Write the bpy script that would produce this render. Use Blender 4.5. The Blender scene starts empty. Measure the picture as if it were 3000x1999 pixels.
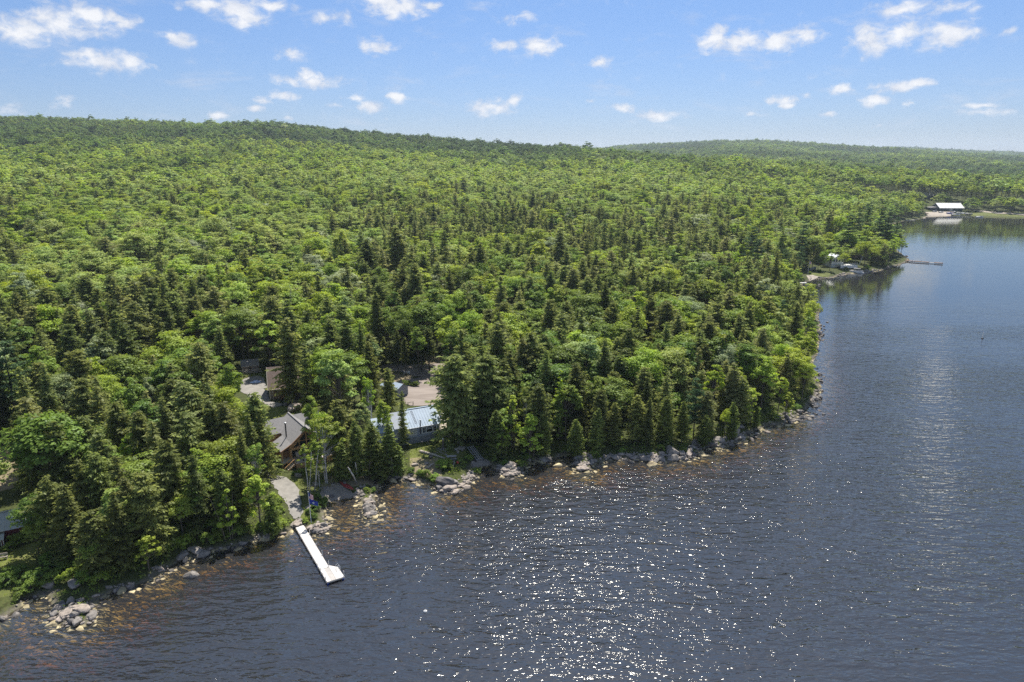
import bpy, math, random
import numpy as np
from mathutils import Vector, Matrix
random.seed(7); RNG = np.random.default_rng(7)
SC = bpy.context.scene
C = SC.collection
rad = math.radians

# ------------------------------------------------------------------ camera
H_CAM, FPX, PITCH = 57.0, 2000.0, rad(15)
SP, CP = math.sin(PITCH), math.cos(PITCH)
cam_d = bpy.data.cameras.new('camera'); cam = bpy.data.objects.new('camera', cam_d); C.objects.link(cam)
cam_d.sensor_width = 36; cam_d.lens = 24; cam_d.clip_start = 1; cam_d.clip_end = 20000
cam.location = (0, 0, H_CAM); cam.rotation_euler = (rad(90) - PITCH, 0, 0)
SC.camera = cam

# ------------------------------------------------------------------ world, sun, exposure
SUN_AZ, SUN_EL = rad(11), rad(59)          # ahead of the camera, slightly right
SC.view_settings.view_transform = 'Standard'; SC.view_settings.look = 'None'
SC.view_settings.exposure = 0.85; SC.view_settings.gamma = 1; SC.view_settings.use_curve_mapping = False
world = bpy.data.worlds.new('World'); SC.world = world; world.use_nodes = True
SKY_STRENGTH = 0.08
CLOUDS = [  # x, y, rx, ry, strength measured in the picture, turned into directions below
(50,62,75,35,1),(130,40,85,45,1),(210,35,70,40,1),(270,40,45,20,1),(240,135,110,28,.85),(180,122,50,14,.7),(310,140,40,20,.9),
(405,84,50,18,.9),(555,15,80,38,.95),(480,5,90,20,.8),(620,8,60,18,.8),(750,40,60,16,.5),(910,12,95,24,1),(870,-5,80,20,1),
(985,8,35,12,.9),(795,38,40,20,.5),(865,100,45,22,.95),(665,125,38,16,.7),(715,180,85,20,.95),(700,172,34,18,1),(650,215,45,12,.85),
(605,228,24,12,.9),(592,248,22,9,.9),(915,217,28,15,1),(857,241,36,16,1),(810,222,28,9,.7),(773,240,22,8,.8),(502,263,24,11,.85),
(1130,240,72,22,.9),(1180,224,28,16,.9),(1155,102,40,16,.8),(1240,100,52,24,1),(1385,140,32,15,.85),(1185,38,60,18,.5),
(1358,230,17,8,.8),(1428,246,36,12,.9),(1500,262,75,13,.8),(1640,85,55,28,1),(1700,92,60,26,1),(1790,88,90,26,.95),(1850,75,50,24,.9),
(2000,80,55,40,1),(2060,75,70,28,1),(2180,68,70,36,1),(2080,15,100,24,.75),(2180,15,60,18,.65),(1795,225,34,12,.75),(1797,240,20,8,.8),
(1855,217,20,8,.7),(1935,200,32,12,.9),(2060,197,62,15,.95),(2110,190,34,12,.95),(2003,228,38,14,1),(2090,237,16,8,.7),
(1893,261,22,8,.75),(1738,260,28,8,.65),(2025,287,18,6,.65),(2265,255,58,9,.8),(2262,240,40,9,.75),(2315,70,18,12,.5),
(150,232,34,18,.55),(25,250,42,16,.5),(660,270,12,6,.5),(888,270,14,6,.5)]

def ramp_w(N, L, fac, stops):
    r = N.new('ShaderNodeValToRGB'); L.new(fac, r.inputs[0]); e = r.color_ramp.elements
    while len(e) < len(stops): e.new(.5)
    for i, (p, c) in enumerate(stops): e[i].position = p; e[i].color = (*c, 1)
    return r.outputs[0]
def build_world():
    nt = world.node_tree; N = nt.nodes; L = nt.links; N.clear()
    out = N.new('ShaderNodeOutputWorld'); bg = N.new('ShaderNodeBackground'); L.new(bg.outputs[0], out.inputs[0])
    sky = N.new('ShaderNodeTexSky'); sky.sky_type = 'NISHITA'; sky.sun_disc = False
    sky.sun_elevation = SUN_EL; sky.sun_rotation = SUN_AZ; sky.altitude = 200; sky.air_density = 1.0; sky.dust_density = 0.3; sky.ozone_density = 3.0
    tc = N.new('ShaderNodeTexCoord'); sep = N.new('ShaderNodeSeparateXYZ'); L.new(tc.outputs['Generated'], sep.inputs[0])
    def m(op, a, b=None, c=None, clamp=False):
        n = N.new('ShaderNodeMath'); n.operation = op; n.use_clamp = clamp
        for i, v in enumerate((a, b, c)):
            if v is None: continue
            if hasattr(v, 'links'): L.new(v, n.inputs[i])
            else: n.inputs[i].default_value = v
        return n.outputs[0]
    def vm(op, a, b):
        n = N.new('ShaderNodeVectorMath'); n.operation = op
        for i, v in enumerate((a, b)):
            if v is None: continue
            if hasattr(v, 'links'): L.new(v, n.inputs[i])
            else: n.inputs[i].default_value = v
        return n
    az = m('ARCTAN2', sep.outputs[0], sep.outputs[1]); el = m('ARCSINE', sep.outputs[2])
    cmb = N.new('ShaderNodeCombineXYZ'); L.new(az, cmb.inputs[0]); L.new(el, cmb.inputs[1])
    def noise(vec, scale, detail, rough, dist=0):
        n = N.new('ShaderNodeTexNoise'); n.noise_dimensions = '3D'
        L.new(vec, n.inputs['Vector']); n.inputs['Scale'].default_value = scale; n.inputs['Detail'].default_value = detail
        n.inputs['Roughness'].default_value = rough; n.inputs['Distortion'].default_value = dist; return n
    st = vm('MULTIPLY', cmb.outputs[0], (1, 1.5, 1)).outputs[0]
    nz = noise(st, 42, 6, .6, .3)
    warp = vm('SUBTRACT', noise(st, 26, 4, .6).outputs['Color'], (.5, .5, .5)).outputs[0]
    wv = vm('ADD', cmb.outputs[0], vm('MULTIPLY', warp, (.034, .013, 0)).outputs[0]).outputs[0]
    acc = None
    for (x, y, rx, ry, w) in CLOUDS:
        x, y, rx, ry = x*1.275, y*1.275, rx*1.275, ry*1.275
        u, v = (x-1500)/FPX, (y-999.5)/FPX
        d = Vector((u, CP - v*SP, -SP - v*CP)).normalized()
        a0, e0 = math.atan2(d.x, d.y), math.asin(d.z); k = 1/(FPX*math.sqrt(1+u*u+v*v))
        s = vm('SUBTRACT', wv, (a0, e0 - ry*k*.25, 0)).outputs[0]
        s = vm('MULTIPLY', s, (1/(rx*k*1.25), 1/(ry*k*1.35), 0)).outputs[0]
        ln = vm('LENGTH', s, None).outputs['Value']
        f = m('MULTIPLY_ADD', ln, -w, w)
        acc = f if acc is None else m('MAXIMUM', acc, f)
    # scattered cumulus over the unseen sky, thickened overhead to brighten the lake
    pl = N.new('ShaderNodeCombineXYZ'); zz = m('MAXIMUM', sep.outputs[2], .05)
    L.new(m('DIVIDE', sep.outputs[0], zz), pl.inputs[0]); L.new(m('DIVIDE', sep.outputs[1], zz), pl.inputs[1])
    gen = noise(pl.outputs[0], 1.3, 5, .55)
    hi = N.new('ShaderNodeMapRange'); hi.inputs[1].default_value = .19; hi.inputs[2].default_value = .27; L.new(el, hi.inputs[0])
    genf = m('MULTIPLY', m('MULTIPLY_ADD', gen.outputs['Fac'], 4.0, -1.95), hi.outputs[0])
    side = N.new('ShaderNodeMapRange'); side.inputs[1].default_value = .70; side.inputs[2].default_value = .80; L.new(m('ABSOLUTE', az), side.inputs[0])
    up = N.new('ShaderNodeMapRange'); up.inputs[1].default_value = .03; up.inputs[2].default_value = .1; L.new(el, up.inputs[0])
    genf2 = m('MULTIPLY', m('MULTIPLY', m('MULTIPLY_ADD', gen.outputs['Fac'], 4.0, -2.15), side.outputs[0]), up.outputs[0])
    acc = m('MAXIMUM', acc, m('MAXIMUM', genf, genf2))
    thin = noise(vm('MULTIPLY', cmb.outputs[0], (1, 3.2, 1)).outputs[0], 11, 5, .6, .4)
    tm = N.new('ShaderNodeMapRange'); tm.interpolation_type = 'SMOOTHSTEP'; tm.inputs[1].default_value = .52; tm.inputs[2].default_value = .78; tm.inputs[4].default_value = .42; L.new(thin.outputs['Fac'], tm.inputs[0])
    dens = m('ADD', acc, m('MULTIPLY_ADD', nz.outputs['Fac'], 1.9, -1.08))
    mr = N.new('ShaderNodeMapRange'); mr.interpolation_type = 'SMOOTHSTEP'; mr.inputs[1].default_value = -.06; mr.inputs[2].default_value = .74
    L.new(dens, mr.inputs[0])
    near = N.new('ShaderNodeMapRange'); near.inputs[1].default_value = -.12; near.inputs[2].default_value = .22; L.new(acc, near.inputs[0])
    cl = m('MAXIMUM', m('MULTIPLY', m('MULTIPLY', mr.outputs[0], near.outputs[0]), .93), tm.outputs[0])
    # shaded parts of the clouds, cream tops
    sh = noise(vm('ADD', st, (0, -.012, .3)).outputs[0], 30, 4, .6)
    rp = N.new('ShaderNodeValToRGB'); L.new(m('ADD', m('MULTIPLY', sh.outputs['Fac'], .8), m('MULTIPLY', dens, .35)), rp.inputs[0])
    e = rp.color_ramp.elements; e[0].position = .36; e[0].color = (4.35, 4.7, 5.5, 1); e[1].position = .76; e[1].color = (6.8, 6.8, 6.9, 1)
    mix = N.new('ShaderNodeMix'); mix.data_type = 'RGBA'; L.new(cl, mix.inputs[0])
    grade = ramp_w(N, L, el, [(0, (.43,.49,.71)), (.035, (.445,.505,.715)), (.10, (.49,.56,.745)), (.20, (.535,.63,.80)), (.33, (.72,.80,.94)), (.6, (1.0,1.0,1.0))])  # raised above the view as added fill for shaded crowns
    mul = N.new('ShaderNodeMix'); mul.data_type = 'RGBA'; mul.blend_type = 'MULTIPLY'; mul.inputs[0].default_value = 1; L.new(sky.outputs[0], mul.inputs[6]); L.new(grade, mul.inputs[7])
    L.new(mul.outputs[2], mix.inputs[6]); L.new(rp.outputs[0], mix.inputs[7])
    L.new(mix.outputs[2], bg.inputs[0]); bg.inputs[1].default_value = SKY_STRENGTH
build_world()
sd = bpy.data.lights.new('sun', 'SUN'); sd.energy = 4.6; sd.angle = rad(.5); sd.color = (1, .955, .88)
sun = bpy.data.objects.new('sun', sd); C.objects.link(sun)
sv = Vector((math.sin(SUN_AZ)*math.cos(SUN_EL), math.cos(SUN_AZ)*math.cos(SUN_EL), math.sin(SUN_EL)))
sun.rotation_euler = sv.to_track_quat('Z', 'Y').to_euler(); sun.location = sv*300
cy = SC.cycles
cy.max_bounces = 6; cy.diffuse_bounces = 4; cy.glossy_bounces = 2; cy.transmission_bounces = 2; cy.transparent_max_bounces = 8; cy.volume_bounces = 0
cy.use_denoising = False; cy.sample_clamp_indirect = 3; cy.sample_clamp_direct = 14; cy.adaptive_threshold = .004

# ------------------------------------------------------------------ pixel -> place
def P(x, y, h=0.0):
    u, v = (x-1500)/FPX, (y-999.5)/FPX
    t = (H_CAM-h)/(SP+v*CP)
    return np.array([u*t, (CP-v*SP)*t])
def proj(X, Y, Z):
    dz = Z-H_CAM; w = Y*CP-dz*SP; up = Y*SP+dz*CP
    return 1500+FPX*X/w, 999.5-FPX*up/w, w

SHORE = [(0,1817),(30,1799),(67,1779),(61,1757),(98,1750),(143,1742),(149,1757),(160,1795),(175,1830),(220,1836),(265,1832),(272,1800),
(277,1766),(327,1733),(357,1724),(416,1712),(446,1697),(488,1668),(521,1650),(556,1635),(610,1614),(700,1600),(760,1580),(800,1570),
(840,1560),(865,1548),(890,1546),(900,1556),(921,1566),(941,1560),(960,1542),(950,1521),(950,1501),(945,1482),(952,1473),(980,1463),
(1006,1457),(1050,1456),(1060,1471),(1067,1493),(1069,1514),(1080,1521),(1091,1519),(1095,1493),(1099,1462),(1097,1419),(1092,1407),
(1100,1401),(1159,1404),(1205,1401),(1220,1413),(1266,1422),(1282,1438),(1327,1441),(1361,1422),(1383,1395),(1384,1373),(1395,1364),
(1419,1359),(1435,1361),(1449,1368),(1462,1387),(1489,1396),(1529,1392),(1536,1374),(1547,1358),(1578,1347),(1596,1354),(1628,1343),
(1668,1329),(1694,1331),(1697,1356),(1699,1378),(1721,1383),(1735,1360),(1788,1349),(1846,1343),(1913,1354),(1980,1352),(2047,1336),
(2052,1318),(2038,1305),(2069,1312),(2114,1314),(2136,1300),(2168,1294),(2176,1285),(2203,1267),(2248,1249),(2292,1245),(2337,1222),
(2359,1204),(2390,1165),(2403,1147),(2397,1122),(2385,1105),(2377,1060),(2390,1040),(2396,1010),(2394,986),(2412,983),(2392,974),
(2404,959),(2395,945),(2395,925),(2400,908),(2390,891),(2377,874),(2352,850),(2346,832),(2370,823),(2390,818),(2438,814),(2452,808),
(2482,802),(2526,801),(2564,796),(2601,786),(2639,774),(2656,768),(2660,761),(2649,752),(2610,722),(2575,690),(2590,665),(2640,649),
(2703,641),(2710,634),(2778,632),(2836,631),(2863,634),(2914,636),(3000,640),(3250,645)]
sh = [P(x, y) for x, y in SHORE]
lake = [np.array(p, float) for p in [(-260,-400),(-230,-60),(-150,30),(-100,62)]] + sh + [np.array(p, float) for p in [(900,640),(1400,500),(1600,0),(1500,-400)]]
LK = np.array(lake); LKn = np.roll(LK, -1, axis=0)
def sdf(X, Y):
    """signed distance to the shore, positive on land"""
    X = np.asarray(X, float).ravel(); Y = np.asarray(Y, float).ravel(); out = np.empty(len(X))
    ax, ay = LK[:,0], LK[:,1]; bx, by = LKn[:,0], LKn[:,1]; ex, ey = bx-ax, by-ay; L2 = ex*ex+ey*ey
    for s in range(0, len(X), 8000):
        x = X[s:s+8000, None]; y = Y[s:s+8000, None]
        t = np.clip(((x-ax)*ex+(y-ay)*ey)/L2, 0, 1)
        dd = np.sqrt(((x-ax-t*ex)**2+(y-ay-t*ey)**2).min(1))
        cr = ((ay > y) != (by > y)) & (x < ex*(y-ay)/np.where(ey == 0, 1e-9, ey)+ax)
        inside = cr.sum(1) % 2 == 1
        out[s:s+8000] = np.where(inside, -dd, dd)
    return out

# smooth value noise for the terrain
_ng = np.random.default_rng(3).random((256, 256))
def vnoise(X, Y, s):
    x = X/s+1000; y = Y/s+1000; xi = np.floor(x).astype(int); yi = np.floor(y).astype(int); fx = x-xi; fy = y-yi
    fx = fx*fx*(3-2*fx); fy = fy*fy*(3-2*fy); g = lambda a, b: _ng[a % 256, b % 256]
    return (g(xi,yi)*(1-fx)+g(xi+1,yi)*fx)*(1-fy)+(g(xi,yi+1)*(1-fx)+g(xi+1,yi+1)*fx)*fy - .5
# skylines: column -> row, turned into ridge heights at their distance
def prof(pts):
    th, te = [], []
    for x, y in pts:
        u, v = (x-1500)/FPX, (y-999.5)/FPX
        th.append(math.atan2(u, CP-v*SP)); te.append((-SP-v*CP)/math.hypot(u, CP-v*SP))
    return np.array(th), np.array(te)
SKA = prof([(-900,340),(0,349),(255,359),(542,364),(561,370),(797,368),(1020,389),(1275,411),(1500,433),(1691,442),(1760,449),(1908,466),(2086,480),(2265,497),(2500,520),(2800,545),(3600,560)])
SKB = prof([(1400,470),(1600,458),(1736,446),(1819,434),(1946,424),(2086,417),(2233,417),(2520,435),(2711,446),(3000,466),(3600,480)])
SKC = prof([(2300,470),(2520,445),(2596,436),(2711,439),(3000,453),(3600,450)])
def sm(a, b, x): t = np.clip((x-a)/(b-a), 0, 1); return t*t*(3-2*t)
TREE_H = 18.5
def height(X, Y, d=None):
    X = np.atleast_1d(np.asarray(X, float)); Y = np.atleast_1d(np.asarray(Y, float))
    if d is None: d = sdf(X, Y)
    th = np.arctan2(X, Y); r = np.hypot(X, Y)
    dl = np.maximum(d, 0)
    h = .05+1.15*(1-np.exp(-dl/2.2))+.032*np.minimum(dl, 260)+vnoise(X, Y, 9)*.5*sm(1, 8, dl)+vnoise(X, Y, 45)*2.2*sm(20, 80, dl)*sm(190, 320, r)
    rA = np.interp(th, [-.7, 0, .12, .35], [1800, 1450, 1250, 1000])
    hA = np.interp(th, *SKA)*rA+H_CAM-TREE_H
    tA = np.clip((r-350)/(rA-350), 0, 1); A = hA*(tA**1.25)*np.where(r > rA, 1-.5*sm(0, 900, r-rA), 1)
    rB = 3500.; hB = np.interp(th, *SKB)*rB+H_CAM-TREE_H; B = hB*np.clip((r-1150)/(rB-1150), 0, 1)**1.15*np.where(r > rB, 1-.5*sm(0, 1500, r-rB), 1)*sm(.02, .13, th)
    rC = 6000.; hC = np.interp(th, *SKC)*rC+H_CAM-TREE_H; Cc = hC*np.clip((r-3600)/(rC-3600), 0, 1)*sm(.3, .45, th)
    hills = np.maximum(np.maximum(A, B), Cc)+vnoise(X, Y, 260)*14*sm(500, 1100, r)*(1-.8*sm(.8, 1., r/rA)*(r < rA*1.1))
    h = np.where(d > 0, h+np.maximum(hills, 0)*sm(5, 120, dl), 0)
    dn = np.maximum(-d, 0)
    bed = .05-.15*dn-.10*np.maximum(dn-1.5, 0)-.25*np.maximum(dn-5, 0)+vnoise(X, Y, 3.1)*.3*sm(0, 2, dn)+vnoise(X, Y, 11)*.7*sm(0, 4, dn)
    return np.where(d > 0, h, np.maximum(bed, -4.2))
def gz(x, y): return float(height(x, y)[0])
def G(px, py, up=0.0):
    """ground point seen at a pixel (up: metres above the ground)"""
    u, v = (px-1500)/FPX, (py-999.5)/FPX; dx, dy, dz = u, CP-v*SP, -SP-v*CP; lo, hi = 55., 2600.
    for n in (260, 40, 12):
        t = np.geomspace(lo, hi, n); g = height(dx*t, dy*t)+up-(H_CAM+dz*t); k = np.argmax(g >= 0) if (g >= 0).any() else n-1
        lo, hi = t[max(k-1, 0)], t[k]
    a, b = g[max(k-1, 0)], g[k]; tt = lo+(hi-lo)*(0 if b == a else min(max(-a/(b-a), 0), 1))
    return np.array([dx*tt, dy*tt, gz(dx*tt, dy*tt)])

# ------------------------------------------------------------------ tagging and mesh helpers
def tag(o, label=None, cat=None, group=None, kind=None):
    if label: o['label'] = label
    if cat: o['category'] = cat
    if group: o['group'] = group
    if kind: o['kind'] = kind
    return o
def thing(name, label, cat, loc=(0,0,0), rz=0.0, group=None):
    o = bpy.data.objects.new(name, None); C.objects.link(o); o.location = loc; o.rotation_euler = (0, 0, rz)
    o.empty_display_size = .3
    return tag(o, label, cat, group)
def link(name, me, parent=None, loc=None, rz=None):
    o = bpy.data.objects.new(name, me); C.objects.link(o)
    if parent is not None: o.parent = parent
    if loc is not None: o.location = loc
    if rz is not None: o.rotation_euler = (0, 0, rz)
    return o
def mesh_np(name, V, F, mats, midx=None, smooth=False, attrs=None):
    """V (n,3), F (m,k) int faces all with k corners"""
    V = np.asarray(V, np.float32); F = np.asarray(F, np.int32); k = F.shape[1]; me = bpy.data.meshes.new(name)
    me.vertices.add(len(V)); me.vertices.foreach_set('co', V.ravel())
    me.loops.add(F.size); me.loops.foreach_set('vertex_index', F.ravel())
    me.polygons.add(len(F)); me.polygons.foreach_set('loop_start', np.arange(0, F.size, k, dtype=np.int32))
    if midx is not None: me.polygons.foreach_set('material_index', np.asarray(midx, np.int32))
    me.polygons.foreach_set('use_smooth', np.full(len(F), smooth))
    for n, (dom, arr) in (attrs or {}).items():
        a = me.attributes.new(n, 'FLOAT', dom); a.data.foreach_set('value', np.asarray(arr, np.float32))
    for m in (mats if isinstance(mats, (list, tuple)) else [mats]): me.materials.append(m)
    me.update(calc_edges=True); return me
class MB:
    """collects shapes in local coordinates, links them as one mesh object"""
    def __init__(s): s.v = []; s.f = []
    def add(s, vs, fs):
        b = len(s.v); s.v += [tuple(map(float, p)) for p in vs]; s.f += [tuple(b+i for i in f) for f in fs]; return s
    def box(s, cx, cy, cz, sx, sy, sz, rz=0, rx=0, ry=0):
        M = Matrix.Rotation(rz, 3, 'Z') @ Matrix.Rotation(ry, 3, 'Y') @ Matrix.Rotation(rx, 3, 'X'); vs = []
        for dz in (-.5, .5):
            for dx, dy in ((-.5,-.5),(.5,-.5),(.5,.5),(-.5,.5)):
                p = M @ Vector((dx*sx, dy*sy, dz*sz)); vs.append((cx+p.x, cy+p.y, cz+p.z))
        return s.add(vs, [(0,3,2,1),(4,5,6,7),(0,1,5,4),(1,2,6,5),(2,3,7,6),(3,0,4,7)])
    def tube(s, pts, rs, n=8):
        pts = [Vector(p) for p in pts]; rs = rs if isinstance(rs, (list, tuple)) else [rs]*len(pts); b = len(s.v); vs = []
        for i, p in enumerate(pts):
            d = (pts[min(i+1, len(pts)-1)]-pts[max(i-1, 0)]).normalized(); a = d.orthogonal().normalized()
            if abs(d.z) > .5: a = (Vector((1,0,0))-d*d.x).normalized()
            c = d.cross(a)
            for j in range(n):
                q = p+(a*math.cos(2*math.pi*j/n)+c*math.sin(2*math.pi*j/n))*rs[i]; vs.append(tuple(q))
        fs = [(i*n+j, i*n+(j+1) % n, (i+1)*n+(j+1) % n, (i+1)*n+j) for i in range(len(pts)-1) for j in range(n)]
        fs += [tuple(range(n-1, -1, -1)), tuple(range((len(pts)-1)*n, len(pts)*n))]
        return s.add(vs, fs)
    def slab(s, p, th):
        """a flat polygon p given thickness th along its downward normal"""
        p = [Vector(q) for q in p]; nrm = (p[1]-p[0]).cross(p[2]-p[0]).normalized()
        if nrm.z > 0: nrm = -nrm
        q = [a+nrm*th for a in p]; n = len(p)
        return s.add(p+q, [tuple(range(n)), tuple(range(2*n-1, n-1, -1))]+[(i, n+i, n+(i+1) % n, (i+1) % n) for i in range(n)])
    def prism(s, poly, axis, a, b):
        """extrude 2D poly: axis 'y' -> poly in xz from y=a to b; 'x' -> poly in yz; 'z' -> poly in xy"""
        f = {'y': lambda u, w, t: (u, t, w), 'x': lambda u, w, t: (t, u, w), 'z': lambda u, w, t: (u, w, t)}[axis]; n = len(poly)
        vs = [f(u, w, a) for u, w in poly]+[f(u, w, b) for u, w in poly]
        return s.add(vs, [tuple(range(n)), tuple(range(2*n-1, n-1, -1))]+[(i, n+i, n+(i+1) % n, (i+1) % n) for i in range(n)])
    def build(s, name, m, parent=None, loc=None, rz=None, smooth=False, bevel=0):
        me = bpy.data.meshes.new(name); me.from_pydata(s.v, [], s.f); me.materials.append(m)
        import bmesh
        bm = bmesh.new(); bm.from_mesh(me); bmesh.ops.recalc_face_normals(bm, faces=bm.faces)
        if bevel: bmesh.ops.bevel(bm, geom=bm.edges[:], offset=bevel, segments=1, affect='EDGES')
        bm.to_mesh(me); bm.free()
        if smooth: me.polygons.foreach_set('use_smooth', [True]*len(me.polygons))
        return link(name, me, parent, loc, rz)
def part(name, m, parent, *args, **k): return MB().box(*args).build(name, m, parent, **k)

# ------------------------------------------------------------------ materials
def newmat(name):
    m = bpy.data.materials.new(name); m.use_nodes = True; nt = m.node_tree; nt.nodes.clear()
    o = nt.nodes.new('ShaderNodeOutputMaterial'); return m, nt.nodes, nt.links, o
def ramp(N, L, fac, stops):
    r = N.new('ShaderNodeValToRGB'); L.new(fac, r.inputs[0]); e = r.color_ramp.elements
    while len(e) < len(stops): e.new(.5)
    for i, (p, c) in enumerate(stops): e[i].position = p; e[i].color = (*c, 1)
    return r.outputs[0]
def tex(N, L, kind, scale, vec=None, **k):
    n = N.new('ShaderNodeTex'+kind)
    if vec is None: vec = N.new('ShaderNodeTexCoord').outputs['Object']
    L.new(vec, n.inputs['Vector']); n.inputs['Scale'].default_value = scale
    for a, b in k.items(): n.inputs[a].default_value = b
    return n
def mat(name, col, rough=.7, var=.25, scale=3.0, bump=.1, metal=0.0, stretch=None, col2=None, spec=.5):
    m, N, L, o = newmat(name); b = N.new('ShaderNodeBsdfPrincipled'); L.new(b.outputs[0], o.inputs[0])
    tc = N.new('ShaderNodeTexCoord'); vec = tc.outputs['Object']
    if stretch:
        mp = N.new('ShaderNodeMapping'); mp.inputs['Scale'].default_value = stretch; L.new(vec, mp.inputs[0]); vec = mp.outputs[0]
    n = tex(N, L, 'Noise', scale, vec, Detail=6, Roughness=.62)
    c2 = col2 or tuple(c*(1-var) for c in col); c1 = tuple(min(1, c*(1+var*.5)) for c in col)
    L.new(ramp(N, L, n.outputs['Fac'], [(.34, c2), (.66, c1)]), b.inputs['Base Color'])
    b.inputs['Roughness'].default_value = rough; b.inputs['Metallic'].default_value = metal; b.inputs['Specular IOR Level'].default_value = spec
    if bump:
        n2 = tex(N, L, 'Noise', scale*6, vec, Detail=4); bp = N.new('ShaderNodeBump'); bp.inputs['Strength'].default_value = bump; bp.inputs['Distance'].default_value = .05
        L.new(n2.outputs['Fac'], bp.inputs['Height']); L.new(bp.outputs[0], b.inputs['Normal'])
    return m
def leafmat(name, stops, trans=.3, var=.28, gloss=.008):
    """foliage: colour picked along a ramp by the tree's own tint value, varied per tree and per leaf"""
    m, N, L, o = newmat(name)
    at = N.new('ShaderNodeAttribute'); at.attribute_type = 'INSTANCER'; at.attribute_name = 'tint'
    tn = N.new('ShaderNodeAttribute'); tn.attribute_name = 'tone'
    oi = N.new('ShaderNodeObjectInfo')
    c = ramp(N, L, at.outputs['Fac'], stops)
    hs = N.new('ShaderNodeHueSaturation'); L.new(c, hs.inputs['Color']); hs.inputs['Saturation'].default_value = .98
    def m1(op, a, b):
        n = N.new('ShaderNodeMath'); n.operation = op
        for i, v in enumerate((a, b)):
            if hasattr(v, 'links'): L.new(v, n.inputs[i])
            else: n.inputs[i].default_value = v
        return n.outputs[0]
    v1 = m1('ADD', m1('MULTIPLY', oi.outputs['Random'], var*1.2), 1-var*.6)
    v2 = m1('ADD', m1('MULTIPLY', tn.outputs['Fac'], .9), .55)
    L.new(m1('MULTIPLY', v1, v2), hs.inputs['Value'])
    L.new(m1('ADD', m1('MULTIPLY', m1('FRACT', m1('MULTIPLY', oi.outputs['Random'], 17.3), 0), .03), .485), hs.inputs['Hue'])
    d = N.new('ShaderNodeBsdfDiffuse'); t = N.new('ShaderNodeBsdfTranslucent'); mx = N.new('ShaderNodeMixShader')
    L.new(hs.outputs[0], d.inputs[0])
    hs2 = N.new('ShaderNodeHueSaturation'); L.new(hs.outputs[0], hs2.inputs['Color']); hs2.inputs['Hue'].default_value = .49; hs2.inputs['Saturation'].default_value = 1.12; hs2.inputs['Value'].default_value = 1.25
    L.new(hs2.outputs[0], t.inputs[0])
    mx.inputs[0].default_value = trans; L.new(d.outputs[0], mx.inputs[1]); L.new(t.outputs[0], mx.inputs[2])
    g = N.new('ShaderNodeBsdfGlossy'); g.inputs['Roughness'].default_value = .45; g.inputs[0].default_value = (.9, .95, 1, 1)
    mg = N.new('ShaderNodeMixShader'); mg.inputs[0].default_value = gloss; L.new(mx.outputs[0], mg.inputs[1]); L.new(g.outputs[0], mg.inputs[2])
    L.new(mg.outputs[0], o.inputs[0]); return m
M = {}
M['spruce_leaf'] = leafmat('spruce_needles', [(0, (.075,.110,.036)), (.35, (.165,.195,.058)), (.7, (.240,.280,.085)), (1, (.295,.315,.125))], .55, gloss=.006)
M['cedar_leaf'] = leafmat('cedar_sprays', [(0, (.08,.12,.032)), (.5, (.20,.25,.060)), (1, (.28,.30,.09))], .5, gloss=.006)
M['pine_leaf'] = leafmat('pine_needles', [(0, (.055,.11,.05)), (1, (.14,.21,.07))], .28)
M['broad_leaf'] = leafmat('broadleaf_foliage', [(0, (.068,.112,.026)), (.3, (.128,.195,.038)), (.55, (.205,.285,.048)), (.78, (.34,.43,.050)), (.9, (.30,.37,.13)), (1, (.34,.38,.23))], .42)
M['bark'] = mat('grey_brown_bark', (.13,.105,.085), .95, .5, 4, .6, stretch=(2,2,.4))
M['bark_dark'] = mat('dark_spruce_bark', (.075,.06,.05), .95, .5, 4, .6, stretch=(2,2,.4))
M['bark_white'] = mat('white_birch_bark', (.68,.66,.62), .8, .1, 2.2, .2, col2=(.16,.14,.13), stretch=(.6,.6,3))
M['dead_wood'] = mat('bleached_dead_wood', (.30,.28,.25), .9, .4, 4, .3)
M['rock'] = mat('lake_granite', (.24,.215,.19), .9, .45, 1.6, .7, col2=(.11,.10,.088))
M['rock_pink'] = mat('pale_pink_granite', (.34,.285,.235), .9, .35, 2.2, .6, col2=(.18,.15,.125))
M['rock_dark'] = mat('dark_wet_granite', (.11,.10,.095), .7, .5, 1.5, .6)
def wet_foot(m):
    """stone is stained dark where the waves keep it wet, just above the lake level"""
    N, L = m.node_tree.nodes, m.node_tree.links; b = next(n for n in N if n.type == 'BSDF_PRINCIPLED'); src = b.inputs['Base Color'].links[0].from_socket
    g = N.new('ShaderNodeNewGeometry'); s = N.new('ShaderNodeSeparateXYZ'); L.new(g.outputs['Position'], s.inputs[0]); r = N.new('ShaderNodeMapRange'); r.inputs[1].default_value = .10; r.inputs[2].default_value = .30; r.inputs[3].default_value = .38; L.new(s.outputs[2], r.inputs[0])
    q = N.new('ShaderNodeMix'); q.data_type = 'RGBA'; q.blend_type = 'MULTIPLY'; q.inputs[0].default_value = 1; L.new(src, q.inputs[6]); L.new(r.outputs[0], q.inputs[7]); L.new(q.outputs[2], b.inputs['Base Color'])
for k in ('rock', 'rock_pink', 'rock_dark'): wet_foot(M[k])
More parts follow.
